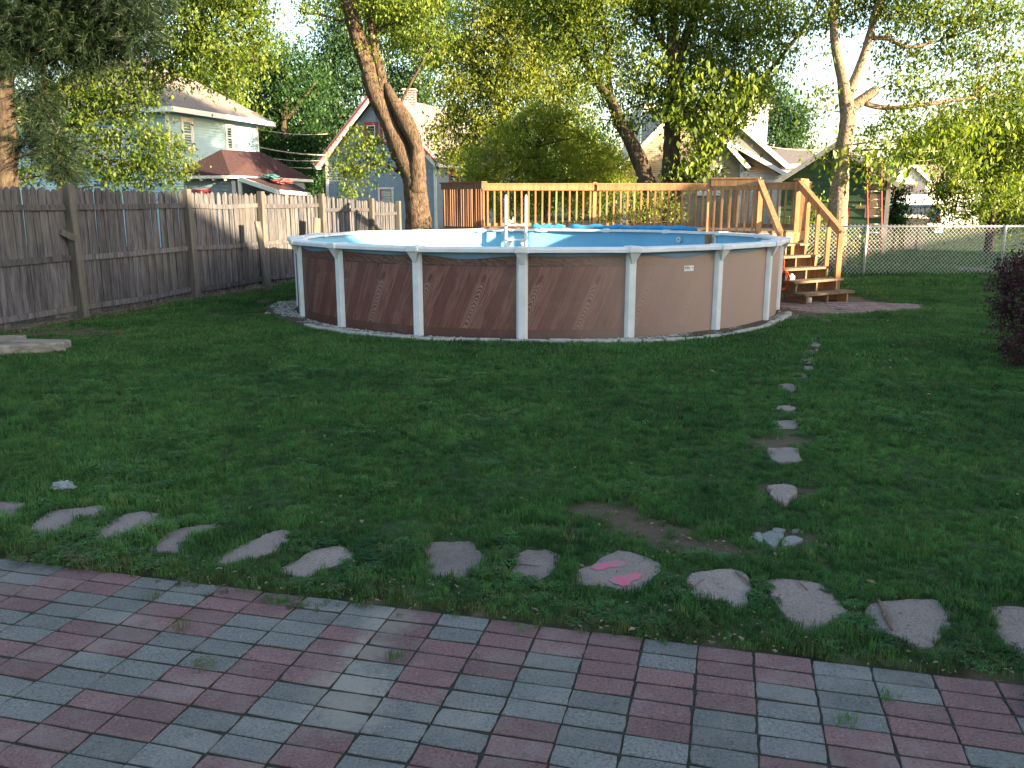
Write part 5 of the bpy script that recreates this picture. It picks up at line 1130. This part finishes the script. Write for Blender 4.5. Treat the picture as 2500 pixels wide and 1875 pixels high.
tree("maple_tree", "thick upright dark trunk behind the deck with a low bough reaching over the stairs", 26, [[(1636, 470, 26), (1638, 430, 23), (1640, 360, 20), (1642, 310, 19), (1648, 220, 18), (1645, 150, 17), (1642, 80, 13), (1640, 0, 11), (1645, -140, 8)], [(1652, 175, 13), (1668, 110, 11), (1685, 60, 9), (1705, 10, 8), (1740, -100, 5)], [(1625, 120, 7), (1605, 80, 6), (1592, 40, 5), (1585, -30, 4)], [(1660, 450, 17), (1700, 420, 13), (1745, 365, 9), (1790, 300, 6), (1842, 224, 5), (1890, 160, 4), (1945, 90, 4), (2000, 10, 3)]],
     [(1570, 40, 56), (1630, 30, 60), (1690, 30, 60), (1750, 40, 60), (1810, 60, 56), (1870, 40, 56), (1600, 110, 44), (1690, 110, 50), (1760, 120, 55), (1830, 120, 50), (1890, 110, 40), (1720, 190, 46), (1780, 190, 46), (1840, 190, 40), (1660, 240, 38), (1640, 280, 30), (1700, 260, 36), (1750, 260, 38), (1800, 250, 36), (1720, 310, 34), (1770, 300, 34), (1740, 350, 32), (1700, 385, 32), (1660, 415, 26), (1720, 420, 26), (1600, 270, 24), (1625, 230, 34), (1680, 200, 40), (1590, 225, 30), (1800, 300, 30), (1840, 260, 30), (1740, 230, 36), (1680, 290, 30), (1600, 180, 36), (1650, 160, 40), (1720, 150, 40), (1800, 220, 36), (1850, 225, 30), (1570, 215, 26), (1940, 60, 44), (1920, 150, 26), (1700, 350, 26), (1690, 430, 22), (1600, -70, 110), (1740, -80, 120), (1880, -60, 110)],
     LF_mid, M_barkdark, .125, 440, "trees behind the deck", 9, per=24,
     low=[(1640, 285, 30, -1), (1665, 245, 28, -1), (1750, 262, 30, -1.4), (1800, 245, 30, -1.4), (1725, 312, 30, -1.2), (1775, 295, 28, -1.4), (1742, 352, 30, -1.2), (1702, 388, 30, -1), (1665, 418, 24, -.8), (1715, 420, 24, -1), (1835, 205, 28, -1.4), (1690, 200, 28, -1.2), (1870, 140, 26, -1.2), (1600, 150, 26, -1)])
# sunlit tree by the chain-link fence
tree("ash_tree", "pale scaly trunk with sawn limb stub beside the stairs", 23.6, [[(2036, 640, 27), (2040, 600, 25), (2045, 530, 23), (2050, 440, 21), (2058, 370, 19), (2066, 320, 18), (2069, 280, 17), (2064, 240, 16), (2056, 190, 12), (2042, 130, 10), (2036, 80, 9), (2034, 20, 8), (2030, -120, 6)], [(2066, 240, 13), (2090, 185, 10), (2112, 125, 9), (2130, 60, 8), (2145, 0, 7), (2165, -120, 5)], [(2062, 275, 14), (2090, 255, 13), (2118, 235, 12), (2136, 222, 11), (2142, 219, 9)], [(2110, 252, 6), (2150, 262, 6), (2200, 262, 5), (2280, 252, 5), (2380, 236, 3)], [(2130, 92, 6), (2170, 95, 5), (2220, 115, 4), (2310, 95, 2)]],
     [(2010, 30, 44), (2060, 40, 40), (2110, 20, 50), (2180, 40, 56), (2250, 30, 60), (2320, 60, 56), (2390, 50, 60), (2460, 60, 60), (2180, 130, 36), (2240, 150, 40), (2310, 130, 44), (2380, 130, 44), (2450, 150, 50), (2190, 200, 36), (2260, 220, 42), (2330, 210, 40), (2400, 220, 40), (2470, 230, 50), (2170, 300, 34), (2230, 290, 38), (2300, 290, 36), (2130, 330, 26), (2200, 350, 30), (2110, 385, 24), (2140, 420, 24), (2175, 400, 24), (2240, 370, 26), (2010, 395, 16), (2000, 230, 20), (1990, 265, 14), (2000, 130, 18), (2030, 360, 18), (2090, -80, 110), (2240, -80, 120), (2400, -80, 120)],
     LF_mid, M_barkpale, .125, 320, seed=10, per=22,
     low=[(2112, 385, 22, -.8), (2140, 420, 22, -.8), (2178, 398, 24, -.8), (2240, 372, 24, -.6), (2160, 445, 14, -.8), (2015, 395, 14, -.5), (1998, 240, 16, -.4), (2300, 330, 26, -.6), (2420, 330, 30, -.6), (2370, 400, 26, -.6)])
# right-hand background
tree("background_tree", "leafy tree filling the far side of the neighbouring yard", 30, [[(2420, 545, 9), (2415, 440, 8), (2400, 330, 6), (2390, 200, 4)], [(2180, 480, 3), (2190, 420, 2), (2200, 380, 1)]],
     [(2300, 330, 44), (2350, 290, 50), (2410, 300, 54), (2470, 320, 56), (2320, 400, 48), (2380, 380, 54), (2450, 400, 56), (2500, 440, 50), (2340, 460, 50), (2410, 470, 56), (2300, 470, 40), (2370, 520, 44), (2300, 520, 34), (2440, 530, 44), (2490, 240, 56), (2510, 520, 50), (2560, 350, 80), (2560, 500, 70)], LF_mid, M_barkdark, .125, 520, "trees of the neighbouring yard", 11)
tree("lilac_shrub", "dark leafy shrub between the green garage ladder and the bins", 31.5, [[(2185, 545, 3), (2185, 500, 3), (2187, 470, 2)]], [(2185, 480, 26), (2195, 510, 26), (2180, 530, 26), (2205, 460, 18), (2190, 545, 24)], LF_dark, M_barkdark, .11, 700, "shrubs of the neighbouring yard", 12)
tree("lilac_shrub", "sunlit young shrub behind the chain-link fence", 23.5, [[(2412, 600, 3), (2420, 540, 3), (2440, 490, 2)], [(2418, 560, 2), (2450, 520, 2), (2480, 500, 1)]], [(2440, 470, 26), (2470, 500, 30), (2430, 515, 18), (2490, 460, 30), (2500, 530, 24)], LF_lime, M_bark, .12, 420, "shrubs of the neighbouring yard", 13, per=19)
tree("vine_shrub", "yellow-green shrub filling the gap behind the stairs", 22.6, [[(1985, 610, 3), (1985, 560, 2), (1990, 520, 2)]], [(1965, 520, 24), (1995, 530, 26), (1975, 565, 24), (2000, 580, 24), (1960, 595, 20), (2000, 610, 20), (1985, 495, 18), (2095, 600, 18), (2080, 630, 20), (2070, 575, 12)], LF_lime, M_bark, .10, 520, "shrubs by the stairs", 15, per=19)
tree("rose_shrub", "twiggy sunlit bush seen through the deck balusters", 22.4, [[(1540, 545, 3), (1540, 500, 2), (1545, 470, 2)]], [(1470, 500, 26), (1510, 480, 32), (1560, 480, 34), (1610, 490, 32), (1640, 510, 26), (1530, 520, 30), (1580, 525, 30), (1490, 535, 26), (1630, 540, 24)], LF_yel, M_bark, .09, 520, "shrubs behind the deck", 16, per=19)
tree("barberry_shrub", "dark purple-leaved barberry bush at the lawn's edge", 8.9, [[(2520, 880, 8), (2530, 800, 6), (2540, 720, 4)], [(2520, 860, 4), (2470, 780, 3), (2450, 720, 2)]],
     [(2475, 690, 45), (2520, 680, 60), (2460, 760, 40), (2500, 770, 60), (2560, 740, 90), (2480, 830, 44), (2530, 850, 60), (2500, 900, 44), (2600, 820, 100), (2450, 720, 26), (2432, 690, 16), (2446, 660, 18), (2480, 640, 22), (2425, 745, 14), (2440, 800, 18), (2452, 850, 20), (2520, 620, 30), (2465, 890, 22), (2560, 660, 70), (2640, 700, 110)], LF_pur, M_barkdark, .038, 2600, seed=17, per=24, shell=.5)
# far trees: one tree right of the tan house, then a distant wood that reads as one mass
tree("distant_tree", "hazy round tree behind the white upper storey", 62, [[(1915, 480, 6), (1915, 380, 5), (1915, 300, 4)]], [(1900, 260, 46), (1935, 290, 44), (1890, 320, 40), (1930, 340, 40), (1900, 390, 40), (1945, 380, 26), (1880, 220, 30), (1950, 320, 24)], LF_blue, M_barkdark, .26, 170, "trees behind the houses", 18, .8)
tree("distant_tree", "dark round trees rising behind the distant white house", 78, [[(2270, 480, 6), (2270, 400, 5), (2270, 350, 4)]], [(2240, 360, 38), (2290, 340, 46), (2340, 350, 46), (2220, 400, 30), (2290, 390, 40), (2400, 340, 56), (2460, 350, 60), (2340, 400, 40)], LF_dark, M_barkdark, .32, 120, "trees behind the houses", 19, .8)
B = []
rs = random.Random(5)
for x in range(-300, 2800, 55):
    top = 330 if x < 1500 else (425 if 1850 < x < 2200 else 390)
    if x < 500: top = 260
    for _ in range(5):
        Yd = rs.uniform(85, 105); c = PY(x + rs.uniform(-30, 30), rs.uniform(top, 480), Yd); R = rs.uniform(34, 52) * Yd / F; B.append((tuple(c), (R, R, R * .85), int(math.pi * R * R * 60)))
o = put("distant_wood", leafmesh("distant_wood", B, LF_dark, .45, 12, None, 33)); tag(o, "far-off dark wood closing the view behind the houses", "trees", kind='stuff')

# ------------------------------------------------------------------ litter: leaves, twigs, scraps
mb = MB()
def litter(x, y, s, z=.03):
    a = random.uniform(0, 6.28); d = V((math.cos(a), math.sin(a), random.uniform(-.3, .4))) * s; e = V((-math.sin(a), math.cos(a), random.uniform(-.4, .4))) * s * .5; c = V((x, y, z)); n = len(mb.v)
    mb.v += [tuple(q) for q in (c - d, c + e + V((0, 0, s * .2)), c + d, c - e + V((0, 0, s * .2)))]; mb.f.append((n, n + 1, n + 2, n + 3))
for i in range(3600):
    k = random.randrange(len(FP) - 2); t = random.random(); litter(FP[k][0] + (FP[k + 1][0] - FP[k][0]) * t + abs(random.gauss(.1, .33)), FP[k][1] + (FP[k + 1][1] - FP[k][1]) * t, random.uniform(.012, .03), random.uniform(.01, .05))
for i in range(520):
    u = random.uniform(-3.4, 1.3); v = 3.14 + abs(random.gauss(0, .35)); p = PU * u + PV * v; litter(p.x, p.y, random.uniform(.004, .013) * (2 if random.random() < .06 else 1), random.uniform(.012, .04))
for i in range(420): litter(random.uniform(-5, 5.5), random.uniform(4, 11), random.uniform(.006, .018), .045)
for i in range(90): litter(random.uniform(7.3, 13), random.gauss(20.1, .25), random.uniform(.02, .05), .02)
for i in range(70): litter(random.gauss(4.2, 1.2), random.gauss(9.3, 1.6), random.uniform(.02, .04), .05)
for i in range(110): p = random.choice(SOILS[:4]); q = V(p[0]).lerp(V(p[1]), random.random()); litter(q.x + random.gauss(0, .15), q.y + random.gauss(0, .12), random.uniform(.006, .018), .008)
for i in range(40): p = PU * random.uniform(-3, 1) + PV * random.uniform(2, 3.1); litter(p.x, p.y, random.uniform(.003, .007), .005)
o = mb.build("fallen_leaves", M_drylf); tag(o, "scattered dry leaves and scraps on lawn edges and soil", "leaf litter", kind='stuff')
for i, (x0, y0, x1, y1, r_, lb) in enumerate(((1796, 1396, 1834, 1432, .006, "straight twig lying on a flat stepping stone by tall grass"), (1950, 1418, 1972, 1441, .004, "short dark twig on the largest pointed stepping stone"), (2145, 1465, 2178, 1538, .010, "thick curved stick lying on a grey stepping stone"), (1690, 1435, 1720, 1413, .003, "fine twig at the rim of a stepping stone beside tall grass"), (1268, 1378, 1318, 1382, .003, "thin dark twig on the small stepping stone before the pink-marked one"), (1150, 1388, 1185, 1402, .003, "fine twig on the stepping stone before the small one"))):
    a, b = G(x0, y0, .014), G(x1, y1, .013); m = a.lerp(b, .5) + V((random.uniform(-.01, .01), random.uniform(-.01, .01), .004)); tag(MB().tube([a, m, b], [r_ * .6, r_, r_ * .5], 6).build("twig", M_twig, None, True), lb, "twig", "twigs on the stepping stones")
# white rag in the grass
p = G(156, 1200); bm = bmesh.new(); bmesh.ops.create_icosphere(bm, subdivisions=3, radius=1)
for v_ in bm.verts: v_.co = V((v_.co.x * .07, v_.co.y * .05, v_.co.z * .03)) * (1 + .7 * (random.random() - .5))
me = bpy.data.meshes.new("rag"); bm.to_mesh(me); bm.free(); me.materials.append(simple("grey_rag", (.2, .22, .22), None, 20)); tag(put("rag", me, None, (p.x, p.y, .035)), "crumpled pale grey scrap lying in the grass", "rag")

# ------------------------------------------------------------------ unseen buildings, added and shaped to keep the evening sun off the lawn
sH = V((math.sin(SUN_AZ), -math.cos(SUN_AZ), 0)); pH = V((math.cos(SUN_AZ), math.sin(SUN_AZ), 0)); TE = math.tan(SUN_EL)
def world(a, q, z=0.0): p = sH * a + pH * q; p.z = z; return p
def shade_house(lb, a0, q0, q1, ze, zp, depth, mat, flat=None):
    """unseen gabled sun blocker whose gable end faces the yard, at distance a0 towards the sun, between q0 and q1"""
    r = thing("house", lb, "house", world(a0 + depth / 2, (q0 + q1) / 2), "added sun-blocking houses"); p0, p1 = world(a0, q1), world(a0, q0)
    gable_house(r, p0, p1, depth, 0, ze, zp, mat, M_roofg, M_paint, .15, .3); o, d, L, nn = wallframe(p0, p1)
    for t in (.25, .6): window_m(r, p0, p1, L * t, L * t + 1, 1.0, 2.3, M_paint)
shade_house("large white unseen house shaped to keep sun off patio and fence", 20, -9, 15.3, 5.4, 10.5, 9, M_paint)
shade_house("steep-gabled unseen garage added to cast a shadow on the deck railing", 20, 18.3, 21.7, 4.4, 6.5, 6, M_slate)
shade_house("low unseen shed added to shade the foot of the chain-link fence", 20, 22.0, 34, 4.1, 4.5, 5, M_green)
shade_house("narrow low unseen shed added to shade the lawn by the stairs", 20, 15.7, 18.1, 3.8, 4.1, 5, M_tanpatch)
